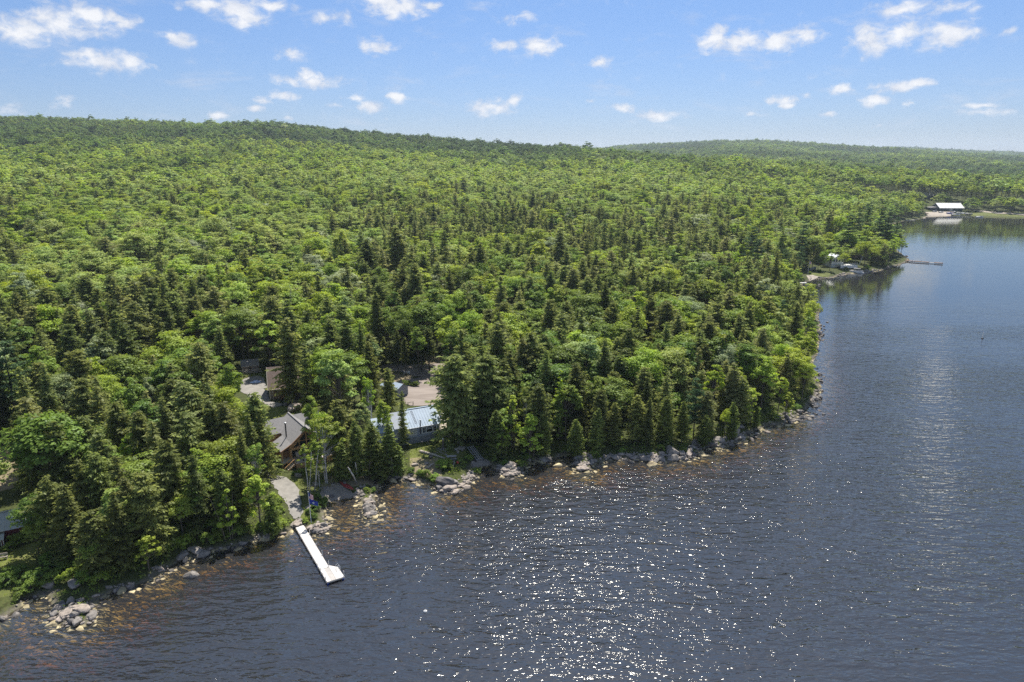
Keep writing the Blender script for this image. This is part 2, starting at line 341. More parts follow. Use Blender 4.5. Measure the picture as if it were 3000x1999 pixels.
# ------------------------------------------------------------------ ground sheet with lake bed
def poly_px(pts): return np.array([G(x, y)[:2] for x, y in pts])
def inpoly(poly, X, Y):
    X = np.asarray(X, float); Y = np.asarray(Y, float); r = np.zeros(X.shape, bool); n = len(poly)
    for i in range(n):
        ax, ay = poly[i]; bx, by = poly[(i+1) % n]
        if ay == by: continue
        r ^= ((ay > Y) != (by > Y)) & (X < (bx-ax)*(Y-ay)/(by-ay)+ax)
    return r
def wobble(poly, amp=.35, step=.8, seed=1):
    """round the corners of an outline and give it an uneven edge"""
    r = np.random.default_rng(seed); p = np.array(poly)
    for _ in range(2):
        q = np.roll(p, -1, 0); p = np.stack([p*.75+q*.25, p*.25+q*.75], 1).reshape(-1, 2)
    out = []
    for i in range(len(p)):
        a, b = p[i], p[(i+1) % len(p)]; n = max(1, int(np.hypot(*(b-a))/step))
        for k in range(n): out.append(a+(b-a)*k/n+r.normal(0, amp*.35, 2))
    return np.array(out)
PATH = wobble(poly_px([(752,1290),(768,1330),(783,1376),(792,1396),(810,1397),(844,1400),(872,1428),(886,1482),(886,1519),(855,1523),(842,1482),(826,1456),(806,1436),(786,1404),(768,1365),(740,1300)]), seed=2)
BEACH = wobble(poly_px([(940,1469),(937,1447),(952,1432),(971,1423),(998,1419),(1038,1443),(1054,1458),(1006,1462),(980,1468),(952,1478)]), .2, seed=3)
YARD = wobble(poly_px([(705,1112),(765,1098),(780,1122),(786,1160),(792,1178),(840,1184),(800,1200),(752,1170),(700,1150)]), seed=4)
LOT = wobble(poly_px([(1160,1120),(1215,1108),(1290,1098),(1315,1118),(1345,1144),(1345,1174),(1266,1188),(1190,1192),(1170,1150)]), .5, seed=5)
BACKROAD = wobble(poly_px([(1110,1068),(1180,1072),(1250,1068),(1325,1058),(1310,1085),(1290,1102),(1215,1106),(1190,1092),(1120,1085)]), .5, seed=6)
RAMP = wobble(poly_px([(1384,1374),(1378,1352),(1400,1340),(1432,1345),(1442,1362),(1419,1366),(1398,1370)]), .2, seed=7)
FARBEACH = poly_px([(2703,641),(2708,622),(2740,620),(2800,622),(2785,633),(2740,636)])
FARROAD = poly_px([(2842,616),(2870,616),(2930,623),(3010,628),(3200,633),(3200,637),(3000,632),(2920,627),(2860,620)])
POINTBANK = poly_px([(2362,808),(2380,806),(2400,812),(2372,824)])
GRASS = [poly_px(p) for p in ([(845,1400),(890,1385),(960,1368),(1040,1380),(1055,1412),(1000,1424),(950,1440),(935,1470),(905,1500),(893,1535),(880,1520),(884,1470),(870,1425)],
 [(1196,1300),(1290,1282),(1345,1285),(1370,1325),(1345,1350),(1290,1372),(1205,1368)], [(1180,1195),(1290,1190),(1345,1180),(1350,1230),(1300,1235),(1270,1190)],
 [(745,1180),(800,1195),(900,1175),(915,1215),(850,1235),(760,1225)], [(700,1088),(770,1075),(790,1100),(765,1112),(705,1115)],
 [(-60,1600),(110,1590),(105,1655),(60,1730),(-60,1770)], [(2365,800),(2425,800),(2445,812),(2372,818)], [(2795,627),(2850,622),(3000,627),(3100,632),(3000,639),(2860,631)], [(2698,584),(2738,583),(2738,592),(2700,592)])]
DRY = [poly_px(p) for p in ([(-60,1300),(45,1315),(60,1360),(50,1430),(-60,1450)], [(1200,1340),(1290,1345),(1290,1400),(1210,1395)], [(1240,1040),(1330,1035),(1340,1065),(1250,1075)], [(1105,1090),(1215,1100),(1200,1122),(1110,1115)],[(945,1400),(1100,1390),(1095,1425),(945,1440)])]
CLEAR = GRASS+DRY+[PATH, BEACH, YARD, LOT, BACKROAD, RAMP, FARBEACH, FARROAD]

def build_ground():
    rr = [52.0]
    while rr[-1] < 9000: r = rr[-1]; rr.append(r*(1.0065 if r < 240 else 1.013 if r < 720 else 1.025))
    rr = np.array(rr); th = np.linspace(-rad(60), rad(60), 430)
    R_, T_ = np.meshgrid(rr, th, indexing='ij'); X = (R_*np.sin(T_)).ravel(); Y = (R_*np.cos(T_)).ravel()
    d = sdf(X, Y); Z = height(X, Y, d)
    n, m = R_.shape; i = (np.arange(n-1)[:, None]*m+np.arange(m-1)[None, :]).ravel()
    F = np.stack([i, i+1, i+m+1, i+m], 1)
    near = R_.ravel() < 900; g = np.zeros(len(X)); dr = np.zeros(len(X))
    for p in GRASS: g[near] = np.maximum(g[near], inpoly(p, X[near], Y[near]))
    for p in DRY: dr[near] = np.maximum(dr[near], inpoly(p, X[near], Y[near]))
    gm, N, L, o = newmat('ground_and_lake_bed'); b = N.new('ShaderNodeBsdfPrincipled'); L.new(b.outputs[0], o.inputs[0]); b.inputs['Roughness'].default_value = .95; b.inputs['Specular IOR Level'].default_value = .15
    A = lambda nm: (lambda q: (setattr(q, 'attribute_name', nm), q.outputs['Fac'])[1])(N.new('ShaderNodeAttribute'))
    tc = N.new('ShaderNodeTexCoord').outputs['Object']
    n1 = tex(N, L, 'Noise', .35, tc, Detail=8, Roughness=.65).outputs['Fac']; n2 = tex(N, L, 'Noise', 2.2, tc, Detail=5, Roughness=.7).outputs['Fac']
    def mixc(f, a, c):
        q = N.new('ShaderNodeMix'); q.data_type = 'RGBA'; L.new(f, q.inputs[0]); L.new(a, q.inputs[6]); L.new(c, q.inputs[7]); return q.outputs[2]
    def mr(v, a, c2): q = N.new('ShaderNodeMapRange'); q.inputs[1].default_value = a; q.inputs[2].default_value = c2; L.new(v, q.inputs[0]); return q.outputs[0]
    def add(a, c2, k): q = N.new('ShaderNodeMath'); q.operation = 'MULTIPLY_ADD'; L.new(c2, q.inputs[0]); q.inputs[1].default_value = k; L.new(a, q.inputs[2]); return q.outputs[0]
    floor = ramp(N, L, n2, [(.3, (.035,.034,.014)), (.55, (.06,.075,.022)), (.75, (.10,.09,.04))])
    grass = ramp(N, L, n1, [(.3, (.085,.075,.035)), (.45, (.095,.11,.032)), (.6, (.14,.155,.045)), (.75, (.20,.165,.09))])
    dry = ramp(N, L, n2, [(.3, (.15,.12,.075)), (.5, (.24,.195,.125)), (.7, (.17,.165,.07))])
    bank = ramp(N, L, n2, [(.3, (.07,.062,.045)), (.5, (.14,.125,.095)), (.66, (.10,.11,.04)), (.8, (.22,.2,.17))])
    bed = ramp(N, L, tex(N, L, 'Voronoi', .9, tc).outputs['Distance'], [(.1, (.36,.31,.18)), (.42, (.24,.205,.12)), (.6, (.04,.034,.022))])
    D = A('shore'); c = mixc(mr(add(D, n1, 3.0), 2.6, 1.7), floor, bank)
    c = mixc(mr(add(A('grass'), n2, .7), .75, 1.0), c, grass); c = mixc(mr(add(A('dry'), n2, .7), .75, 1.0), c, dry)
    c = mixc(mr(D, .15, -.1), c, bed)
    L.new(c, b.inputs['Base Color'])
    bp = N.new('ShaderNodeBump'); bp.inputs['Strength'].default_value = .6; bp.inputs['Distance'].default_value = .25; L.new(n2, bp.inputs['Height']); L.new(bp.outputs[0], b.inputs['Normal'])
    me = mesh_np('ground', np.stack([X, Y, Z], 1), F, gm, smooth=True, attrs={'shore': ('POINT', d), 'grass': ('POINT', g), 'dry': ('POINT', dr)})
    tag(link('ground', me), kind='structure')
build_ground()

def sheet(name, poly, m, lift=.07, step=.45):
    """a path, beach or yard draped on the ground inside an outline"""
    x0, y0 = poly.min(0); x1, y1 = poly.max(0); xs = np.arange(x0, x1+step, step); ys = np.arange(y0, y1+step, step)
    X, Y = np.meshgrid(xs, ys, indexing='ij'); ins = inpoly(poly, X.ravel(), Y.ravel())
    Xf, Yf = X.ravel().copy(), Y.ravel().copy(); nx, ny = X.shape
    keep = []
    for i in range(nx-1):
        for j in range(ny-1):
            a = i*ny+j; q = (a, a+ny, a+ny+1, a+1)
            if sum(ins[k] for k in q) >= 2: keep.append(q)
    out = set(k for q in keep for k in q if not ins[k])
    for k in out:                                 # pull outside corners onto the outline
        dd = poly-np.array([Xf[k], Yf[k]]); j = np.argmin((dd**2).sum(1)); Xf[k], Yf[k] = poly[j]
    d = sdf(Xf, Yf); Z = height(Xf, Yf, d)+lift
    used = np.unique(np.array(keep)); rm = -np.ones(len(Xf), int); rm[used] = np.arange(len(used))
    me = mesh_np(name, np.stack([Xf, Yf, Z], 1)[used], rm[np.array(keep)], m, smooth=True)
    return tag(link(name, me), kind='structure')
M['gravel'] = mat('fine_grey_gravel', (.235,.22,.195), .95, .22, .8, .4)
M['lot'] = mat('packed_dirt', (.225,.19,.165), .95, .3, .25, .4, col2=(.16,.13,.11), stretch=(.5,2,1))
M['sand'] = mat('pale_beach_sand', (.33,.285,.23), .95, .2, .7, .3)
M['sand_dim'] = mat('grey_coarse_sand', (.24,.21,.175), .95, .25, .7, .3)
sheet('gravel_path', PATH, M['gravel']); sheet('beach', BEACH, M['sand_dim']); sheet('gravel_yard', YARD, M['gravel'], step=.7)
sheet('dirt_road', LOT, M['lot'], step=.8); sheet('dirt_road', BACKROAD, M['lot'], step=.9); sheet('sand_ramp', RAMP, M['sand_dim'])
sheet('beach', FARBEACH, M['sand'], .25, 4.0); sheet('dirt_road', FARROAD, M['sand'], .3, 5.0); sheet('beach', POINTBANK, M['sand'], .15, 1.0)

# ------------------------------------------------------------------ lake
def build_water():
    m, N, L, o = newmat('tea_coloured_lake_water')
    tc = N.new('ShaderNodeTexCoord').outputs['Object']
    def mp(rot, s): q = N.new('ShaderNodeMapping'); q.inputs['Rotation'].default_value = (0, 0, rot); q.inputs['Scale'].default_value = s; L.new(tc, q.inputs[0]); return q.outputs[0]
    def mm(op, a, b2):
        n = N.new('ShaderNodeMath'); n.operation = op
        for i, v in enumerate((a, b2)):
            if hasattr(v, 'links'): L.new(v, n.inputs[i])
            else: n.inputs[i].default_value = v
        return n.outputs[0]
    a = tex(N, L, 'Noise', 1.0, mp(rad(14), (.34, .95, 1)), Detail=2, Roughness=.5, Distortion=.6).outputs['Fac']
    b = tex(N, L, 'Noise', 1.0, mp(rad(3), (1.1, 2.6, 1)), Detail=1, Roughness=.5, Distortion=.4).outputs['Fac']
    c = tex(N, L, 'Noise', 1.0, mp(rad(30), (.10, .26, 1)), Detail=2).outputs['Fac']
    sy = N.new('ShaderNodeSeparateXYZ'); L.new(tc, sy.inputs[0]); calm = N.new('ShaderNodeMapRange'); calm.interpolation_type = 'SMOOTHSTEP'   # the bay behind the point lies sheltered
    calm.inputs[1].default_value = 110; calm.inputs[2].default_value = 300; calm.inputs[3].default_value = 1.0; calm.inputs[4].default_value = .045; L.new(sy.outputs[1], calm.inputs[0])
    e = tex(N, L, 'Noise', 1.0, mp(rad(-12), (.012, .03, 1)), Detail=3).outputs['Fac']     # wind patches
    h = mm('ADD', mm('ADD', mm('MULTIPLY', a, 1.15), mm('MULTIPLY', b, .34)), mm('MULTIPLY', c, 1.5))
    att = N.new('ShaderNodeMapRange'); att.inputs[1].default_value = .38; att.inputs[2].default_value = .6; att.inputs[3].default_value = .55; att.inputs[4].default_value = 1.1; L.new(e, att.inputs[0])
    bp = N.new('ShaderNodeBump'); bp.inputs['Distance'].default_value = .46; L.new(h, bp.inputs['Height']); L.new(mm('MULTIPLY', mm('MULTIPLY', att.outputs[0], .9), calm.outputs[0]), bp.inputs['Strength'])
    lee = N.new('ShaderNodeMapRange'); lee.inputs[1].default_value = .1; lee.inputs[2].default_value = 1.6; lee.inputs[3].default_value = .30; da = N.new('ShaderNodeAttribute'); da.attribute_name = 'depth'; L.new(da.outputs['Fac'], lee.inputs[0])   # smaller waves in the shallows
    L.new(mm('MULTIPLY', mm('MULTIPLY', mm('MULTIPLY', att.outputs[0], .9), calm.outputs[0]), lee.outputs[0]), bp.inputs['Strength'])
    fr = N.new('ShaderNodeFresnel'); fr.inputs[0].default_value = 2.05; L.new(bp.outputs[0], fr.inputs['Normal'])
    gl = N.new('ShaderNodeBsdfGlossy'); gl.inputs['Roughness'].default_value = .03; gl.inputs[0].default_value = (1, .985, .91, 1); L.new(bp.outputs[0], gl.inputs['Normal'])
    tr = N.new('ShaderNodeBsdfTransparent')      # the brown water dims the bed with its depth
    dp = N.new('ShaderNodeAttribute'); dp.attribute_name = 'depth'; cc = N.new('ShaderNodeCombineColor')
    for q, k in enumerate((-.60, -.95, -2.0)): L.new(mm('EXPONENT', mm('MULTIPLY', dp.outputs['Fac'], k), 0), cc.inputs[q])
    L.new(cc.outputs[0], tr.inputs[0])
    df = N.new('ShaderNodeBsdfDiffuse'); df.inputs[0].default_value = (.020, .021, .024, 1); ad = N.new('ShaderNodeAddShader'); L.new(tr.outputs[0], ad.inputs[0]); L.new(df.outputs[0], ad.inputs[1])
    mx = N.new('ShaderNodeMixShader'); L.new(fr.outputs[0], mx.inputs[0]); L.new(ad.outputs[0], mx.inputs[1]); L.new(gl.outputs[0], mx.inputs[2]); L.new(mx.outputs[0], o.inputs['Surface'])
    rr = [8.0]
    while rr[-1] < 1500: r = rr[-1]; rr.append(r*(1.06 if r < 60 else 1.010 if r < 240 else 1.016 if r < 720 else 1.05))
    R_, T_ = np.meshgrid(np.array(rr), np.linspace(-rad(80), rad(80), 460), indexing='ij'); X = (R_*np.sin(T_)).ravel(); Y = (R_*np.cos(T_)).ravel(); d = sdf(X, Y); D = np.clip(-height(X, Y, d), 0, 5)
    D = np.where(R_.ravel() < 50, 4.0, D); n, k = R_.shape; i = (np.arange(n-1)[:, None]*k+np.arange(k-1)[None, :]).ravel(); F = np.stack([i, i+1, i+k+1, i+k], 1); F = F[(d[F].min(1) < 1.0)]
    w = link('lake_water', mesh_np('lake_water', np.stack([X, Y, X*0], 1), F, m, smooth=True, attrs={'depth': ('POINT', D)}))
    tag(w, kind='structure')
build_water()

# ------------------------------------------------------------------ haze
HAZE = 7.2e-5
def build_haze():
    m, N, L, o = newmat('thin_summer_haze'); v = N.new('ShaderNodeVolumePrincipled'); v.inputs['Color'].default_value = (.74, .87, 1, 1)
    v.inputs['Density'].default_value = HAZE; v.inputs['Anisotropy'].default_value = .25; L.new(v.outputs[0], o.inputs['Volume'])
    x, y0, y1, z0, z1 = 6500, -500, 7300, -6, 200
    h = MB().add([(-x,y0,z0),(x,y0,z0),(x,y1,z0),(-x,y1,z0),(-x,y0,z1),(x,y0,z1),(x,y1,z1),(-x,y1,z1)], [(0,3,2,1),(4,5,6,7),(0,1,5,4),(1,2,6,5),(2,3,7,6),(3,0,4,7)]).build('haze', m)
    tag(h, kind='stuff')
if HAZE: build_haze()

# ------------------------------------------------------------------ tree shapes
def quads(c, n, a, b, rng, t=None):
    """diamond leaf faces: centres c, normals n, half lengths a, half widths b"""
    n = n/np.maximum(np.linalg.norm(n, axis=1, keepdims=True), 1e-6)
    if t is None: t = rng.normal(size=c.shape)
    t = t-n*(t*n).sum(1, keepdims=True); t /= np.maximum(np.linalg.norm(t, axis=1, keepdims=True), 1e-6); s = np.cross(n, t)
    a = np.asarray(a)[:, None]; b = np.asarray(b)[:, None]
    V = np.stack([c+t*a, c+s*b, c-t*a, c-s*b], 1).reshape(-1, 3); return V, np.arange(len(V)).reshape(-1, 4)
def tubes(segs, n=5):
    """segs: (p0, p1, r0, r1)"""
    V, F = [], []
    for p0, p1, r0, r1 in segs:
        p0 = np.array(p0, float); p1 = np.array(p1, float); d = p1-p0; d /= max(np.linalg.norm(d), 1e-6)
        a = np.cross(d, [0, 0, 1.]) if abs(d[2]) < .9 else np.cross(d, [1., 0, 0]); a /= np.linalg.norm(a); c = np.cross(d, a); b = len(V)
        for p, r in ((p0, r0), (p1, r1)):
            for j in range(n): w = 2*math.pi*j/n; V.append(p+(a*math.cos(w)+c*math.sin(w))*r)
        for j in range(n): F.append((b+j, b+(j+1) % n, b+n+(j+1) % n, b+n+j))
    return np.array(V), np.array(F)
class Shape:  # crown mesh, trunk mesh, joined mesh
    pass
def pack(name, leaves, segs, leaf_m, bark_m, tone, sides=5):
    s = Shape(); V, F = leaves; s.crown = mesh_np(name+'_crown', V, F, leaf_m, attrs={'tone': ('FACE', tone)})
    TV, TF = tubes(segs, sides); s.trunk = mesh_np(name+'_trunk', TV, TF, bark_m, smooth=True)
    s.joined = mesh_np(name+'_joined', np.vstack([V, TV]), np.vstack([F, TF+len(V)]), [leaf_m, bark_m], midx=np.r_[np.zeros(len(F), int), np.ones(len(TF), int)], attrs={'tone': ('FACE', np.r_[tone, np.full(len(TF), .5)])})
    return s
def conifer(name, seed, Ht=16., R=2.9, levels=36, nb=7, ds=.34, fine=1.0, z0=.12, power=.8, droop=.35, leaf='spruce_leaf', bark='bark_dark', lod=0, tip=.8, bulge=0., rag=.3):
    r = np.random.default_rng(seed); Cn, Nn, Tn, A_, B_, tone = [], [], [], [], [], []; segs = []
    lean = r.normal(0, .012, 2)
    side = r.uniform(0, 6.28); 
    for k in range(levels):
        t = (k+r.uniform(-.3, .3))/levels; t = min(max(t, 0), 1); z = Ht*(z0+(1-z0)*t**.92)+.16*math.sin(k*2.1)
        prof_ = (1-t)**power*(1-bulge*(1-t)**3)+.02
        for j in range(nb if t < .85 else nb-2):
            if r.random() < rag*.4: continue
            az = r.uniform(0, 6.28); L_ = R*prof_*r.uniform(1-rag*1.3, 1.12)*(1+.13*math.cos(az-side))*(1+.30*math.sin(az*2+z*.8+side)*math.sin(z*1.15+side*3))+.12
            dz0 = (.35*t-.12-droop*(1-t)*.5)+r.normal(0, .08)
            n = max(1, int(L_/ds)); S_ = (np.arange(n)+r.uniform(.3, .9, n))/n*L_
            if lod: S_ = L_*np.linspace(.45, .9, max(1, n))
            q = S_/max(L_, .01); zz = z+dz0*S_-droop*.28*L_*q*q+.16*L_*q**4
            dirv = np.array([math.cos(az), math.sin(az), 0]); lat = np.array([-math.sin(az), math.cos(az), 0])
            for sd in (-1, 1) if not lod else (0,):
                w = (.16*L_*(1-q*.8)+.07)*(r.uniform(.5, 1.3, n) if not lod else 1)
                c = dirv*S_[:, None]+lat*(sd*w)[:, None]; c[:, 2] = zz+r.normal(0, .05, n)-np.abs(w)*.25; c[:, :2] += lean*z
                tt = dirv[None]*1.0+lat[None]*sd*.65+r.normal(0, .22, (n, 3)); tt[:, 2] += -.18
                nn = np.array([[0, 0, .85]])+r.normal(0, .6, (n, 3))+lat*sd*.35+dirv*.25
                Cn.append(c); Nn.append(nn); Tn.append(tt); sz = (.40*fine)*(1.15-.35*q)
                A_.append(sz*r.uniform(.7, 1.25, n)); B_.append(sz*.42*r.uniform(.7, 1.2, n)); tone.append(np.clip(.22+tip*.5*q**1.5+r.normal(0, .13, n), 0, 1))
            if not lod and r.random() < .35 and L_ > 1: segs.append(((lean[0]*z, lean[1]*z, z), (dirv[0]*L_*.75+lean[0]*z, dirv[1]*L_*.75+lean[1]*z, z+dz0*L_*.75-droop*.16*L_), .035, .012))
    base = .0095*Ht+.05; zz = [0, .35, .7, .99]
    for a, b in zip(zz[:-1], zz[1:]): segs.insert(0, ((lean[0]*Ht*a, lean[1]*Ht*a, Ht*a-(.4 if a == 0 else 0)), (lean[0]*Ht*b, lean[1]*Ht*b, Ht*b), base*(1-a*.93), base*(1-b*.93)))
    if not lod:
        for _ in range(7): a = r.uniform(0, 6.28); zq = Ht*r.uniform(.04, z0+.05); segs.append(((0, 0, zq), (math.cos(a)*.9, math.sin(a)*.9, zq-.15), .03, .008))
    c = np.vstack(Cn); V = quads(c, np.vstack(Nn), np.concatenate(A_), np.concatenate(B_), r, np.vstack(Tn))
    return pack(name, V, segs, M[leaf], M[bark], np.concatenate(tone), 6 if not lod else 3)
def pine(name, seed, Ht=20., R=4.2, lod=0):
    r = np.random.default_rng(seed); Cn, Nn, A_, tone = [], [], [], []; segs = []
    for k in range(15):
        t = k/15+r.uniform(-.02, .02); z = Ht*(.25+.75*max(t, 0)); pr = (1-t)**.55*(.55+.45*min(1, t*4+.2))
        for j in range(r.integers(3, 6)):
            az = r.uniform(0, 6.28); L_ = R*pr*r.uniform(.45, 1.15)+.3; rise = .12+.25*t
            d = np.array([math.cos(az), math.sin(az), 0]); segs.append(((0, 0, z), (d[0]*L_, d[1]*L_, z+rise*L_), .07, .02))
            for s in np.arange(.3*L_, L_+.05, .5 if not lod else 1.6):
                n = 16 if not lod else 4; ctr = d*s; ctr[2] = z+rise*s+.12; sp = .42*(1.1-.3*s/L_)
                off = r.normal(0, 1, (n, 3))*np.array([sp, sp, .13]); Cn.append(ctr+off); Nn.append(np.array([[0, 0, .9]])+r.normal(0, .5, (n, 3)))
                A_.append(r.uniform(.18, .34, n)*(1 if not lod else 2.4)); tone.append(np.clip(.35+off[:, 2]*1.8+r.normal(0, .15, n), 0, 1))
    segs = [((0,0,-.4),(.1,0,Ht*.5),.24,.16),((.1,0,Ht*.5),(0,0,Ht),.16,.03)]+segs
    a = np.concatenate(A_); V = quads(np.vstack(Cn), np.vstack(Nn), a, a*.45, r)
    return pack(name, V, segs, M['pine_leaf'], M['bark_dark'], np.concatenate(tone), 6 if not lod else 3)
def broadleaf(name, seed, Ht=14., R=3.6, ncl=60, nl=75, leaf=.20, cz=.62, rz=.40, bark='bark', lod=0, open_=.0, stems=1, top=1.0, leafm='broad_leaf', flip=-.35):
    r = np.random.default_rng(seed); Cn, Nn, A_, tone = [], [], [], []; segs = []
    g = r.normal(size=(ncl, 3)); g /= np.linalg.norm(g, axis=1, keepdims=True); rr_ = r.uniform(.42+.3*(lod > 0), 1.0, ncl)**.7
    low = g[:, 2] < flip; g[low, 2] *= -.6
    lump = 1+.22*np.sin(np.arctan2(g[:,1], g[:,0])*2+r.uniform(0, 6))+.12*np.sin(np.arctan2(g[:,1], g[:,0])*5+r.uniform(0, 6))
    taper = 1-.35*np.clip(g[:, 2], 0, 1)*top
    cc = np.stack([g[:,0]*R*rr_*lump*taper, g[:,1]*R*rr_*lump*taper, Ht*cz+g[:,2]*Ht*rz*rr_*r.uniform(.85, 1.1, ncl)], 1)
    cc[:, 2] = np.minimum(cc[:, 2], Ht*.97)
    for s in range(stems):
        ox, oy = (r.normal(0, .35*(stems > 1), 2)); tx, ty = ox*3+r.normal(0, .3), oy*3+r.normal(0, .3)
        segs += [((ox, oy, -.4), (ox+(tx-ox)*.4, oy+(ty-oy)*.4, Ht*.4), .013*Ht/stems**.4, .009*Ht/stems**.4), ((ox+(tx-ox)*.4, oy+(ty-oy)*.4, Ht*.4), (tx, ty, Ht*.85), .009*Ht/stems**.4, .03)]
    for i in range(ncl):
        c = cc[i]; rc = R*r.uniform(.20, .34)*(1-.25*open_)
        if not lod or i % 4 == 0: h0 = min(c[2]*.72, Ht*.7); segs.append(((0, 0, h0), tuple(c), .05, .012))
        u = r.normal(size=(nl, 3)); u /= np.linalg.norm(u, axis=1, keepdims=True); u[:, 2] = np.where(u[:, 2] < -.2, -u[:, 2], u[:, 2])
        sh_ = np.array([1.15, 1.15, .62]); p = c+u*rc*sh_*r.uniform(.55, 1.08, (nl, 1)); p[:, 2] += r.normal(0, .08, nl)
        out = (c-np.array([0, 0, Ht*.45]))/R; Cn.append(p); Nn.append(u*1.0+np.array([0, 0, .45])+out*.25+r.normal(0, .42, (nl, 3)))
        A_.append(leaf*r.uniform(.65, 1.35, nl)); ct = r.normal(0, .12); tone.append(np.clip(.5+ct+r.normal(0, .16, nl), 0, 1))
    a = np.concatenate(A_); V = quads(np.vstack(Cn), np.vstack(Nn), a, a*.62, r)
    return pack(name, V, segs, M[leafm], M[bark], np.concatenate(tone), 6 if not lod else 3)
def dead(name, seed, Ht=14.):
    r = np.random.default_rng(seed); segs = [((0,0,-.3),(.1,.05,Ht*.6),.16,.09),((.1,.05,Ht*.6),(.15,.1,Ht),.09,.015)]
    for _ in range(60):
        z = Ht*r.uniform(.2, .97); a = r.uniform(0, 6.28); l = (1.05-z/Ht)*2.4*r.uniform(.4, 1)+.25; p1 = (math.cos(a)*l, math.sin(a)*l, z+r.uniform(-.25, .2)*l); segs.append(((.1,.05,z), p1, .028, .008))
        segs.append((tuple(np.array(p1)*.6+np.array([.04,.02,z*.4])), (p1[0]*1.05+.3*math.sin(a), p1[1]*1.05-.3*math.cos(a), p1[2]-.2), .015, .006))
    s = Shape(); V, F = tubes(segs, 5); s.trunk = mesh_np(name, V, F, M['dead_wood'], smooth=True); return s
S_ = {}
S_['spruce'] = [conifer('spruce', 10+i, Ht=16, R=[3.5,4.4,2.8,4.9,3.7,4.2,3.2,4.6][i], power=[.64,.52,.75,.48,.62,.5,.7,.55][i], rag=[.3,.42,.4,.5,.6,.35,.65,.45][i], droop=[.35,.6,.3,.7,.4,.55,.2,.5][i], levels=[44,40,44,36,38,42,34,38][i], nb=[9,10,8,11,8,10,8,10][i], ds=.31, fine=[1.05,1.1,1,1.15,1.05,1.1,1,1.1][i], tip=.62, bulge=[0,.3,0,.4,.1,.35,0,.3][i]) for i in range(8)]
S_['stilted'] = [conifer('stilted_spruce', 90+i, Ht=16, R=[2.6,2.2][i], levels=30, nb=8, ds=.31, z0=.42, power=.6, rag=.4, tip=.5) for i in range(2)]
S_['cedar'] = [conifer('cedar', 30+i, Ht=11, R=[2.2,2.5,1.9][i], levels=34, nb=9, ds=.3, fine=.92, z0=.10, power=.62, droop=.05, leaf='cedar_leaf', bark='bark', bulge=.25, rag=.25, tip=.6) for i in range(3)]
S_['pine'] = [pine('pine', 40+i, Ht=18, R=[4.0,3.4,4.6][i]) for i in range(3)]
S_['broadleaf'] = [broadleaf('broadleaf', 50+i, Ht=14, R=[3.6,3.2,4.2,3.9,2.9][i], ncl=[62,54,74,66,48][i], open_=[0,.5,0,.3,.6][i], rz=[.36,.4,.33,.36,.42][i]) for i in range(5)]
S_['birch'] = [broadleaf('birch', 60+i, Ht=13, R=[2.0,2.3][i], ncl=40, nl=80, leaf=.15, cz=.66, rz=.36, bark='bark_white', open_=.6, stems=[1,3][i], flip=-.8) for i in range(2)]
S_['sapling'] = [broadleaf('sapling', 64+i, Ht=9, R=[1.9,2.2,1.6][i], ncl=[38,44,30][i], nl=58, leaf=.17, cz=.54, rz=.46, open_=1.0, top=1.8, stems=[1,2,3][i], flip=-.9) for i in range(3)]
S_['larch'] = [conifer('larch', 70, Ht=13, R=1.7, levels=26, nb=6, ds=.3, fine=.8, z0=.08, power=.6, droop=.1, leaf='broad_leaf', bark='bark', rag=.6, tip=.5)]
S_['bush'] = [broadleaf('bush', 75+i, Ht=2.2, R=[1.25,1.5,1.1][i], ncl=26, nl=60, leaf=.11, cz=.45, rz=.5, flip=-.6) for i in range(3)]
S_['dead'] = [dead('dead_tree', 80), dead('dead_tree', 81)]
MID = dict(spruce=[conifer('spruce_mid', 110+i, Ht=16, R=[3.4,4.3,3.0,4.7][i], levels=28, nb=[7,8,7,9][i], ds=.58, fine=1.5, rag=.5, power=[.64,.52,.7,.5][i], tip=.6, bulge=[0,.3,0,.35][i]) for i in range(4)],
           broadleaf=[broadleaf('broadleaf_mid', 150+i, Ht=14, R=[3.6,3.0,4.3,3.9,2.6,3.4][i], ncl=[46,40,56,50,36,44][i], nl=40, leaf=.26, rz=[.38,.44,.34,.4,.46,.4][i], cz=[.62,.58,.64,.6,.56,.6][i], open_=[0,.4,0,.3,.2,.6][i]) for i in range(6)])
LOW = dict(spruce=[conifer('spruce_low', 210+i, Ht=16, R=[3.4,3.9,3.0][i], levels=18, nb=6, ds=1.0, fine=1.9, lod=1, rag=.3) for i in range(3)],
           broadleaf=[broadleaf('broadleaf_low', 250+i, Ht=14, R=[3.7,4.3,3.2,4.0][i], ncl=26, nl=20, leaf=.52, lod=1, rz=[.38,.34,.42,.4][i]) for i in range(4)])
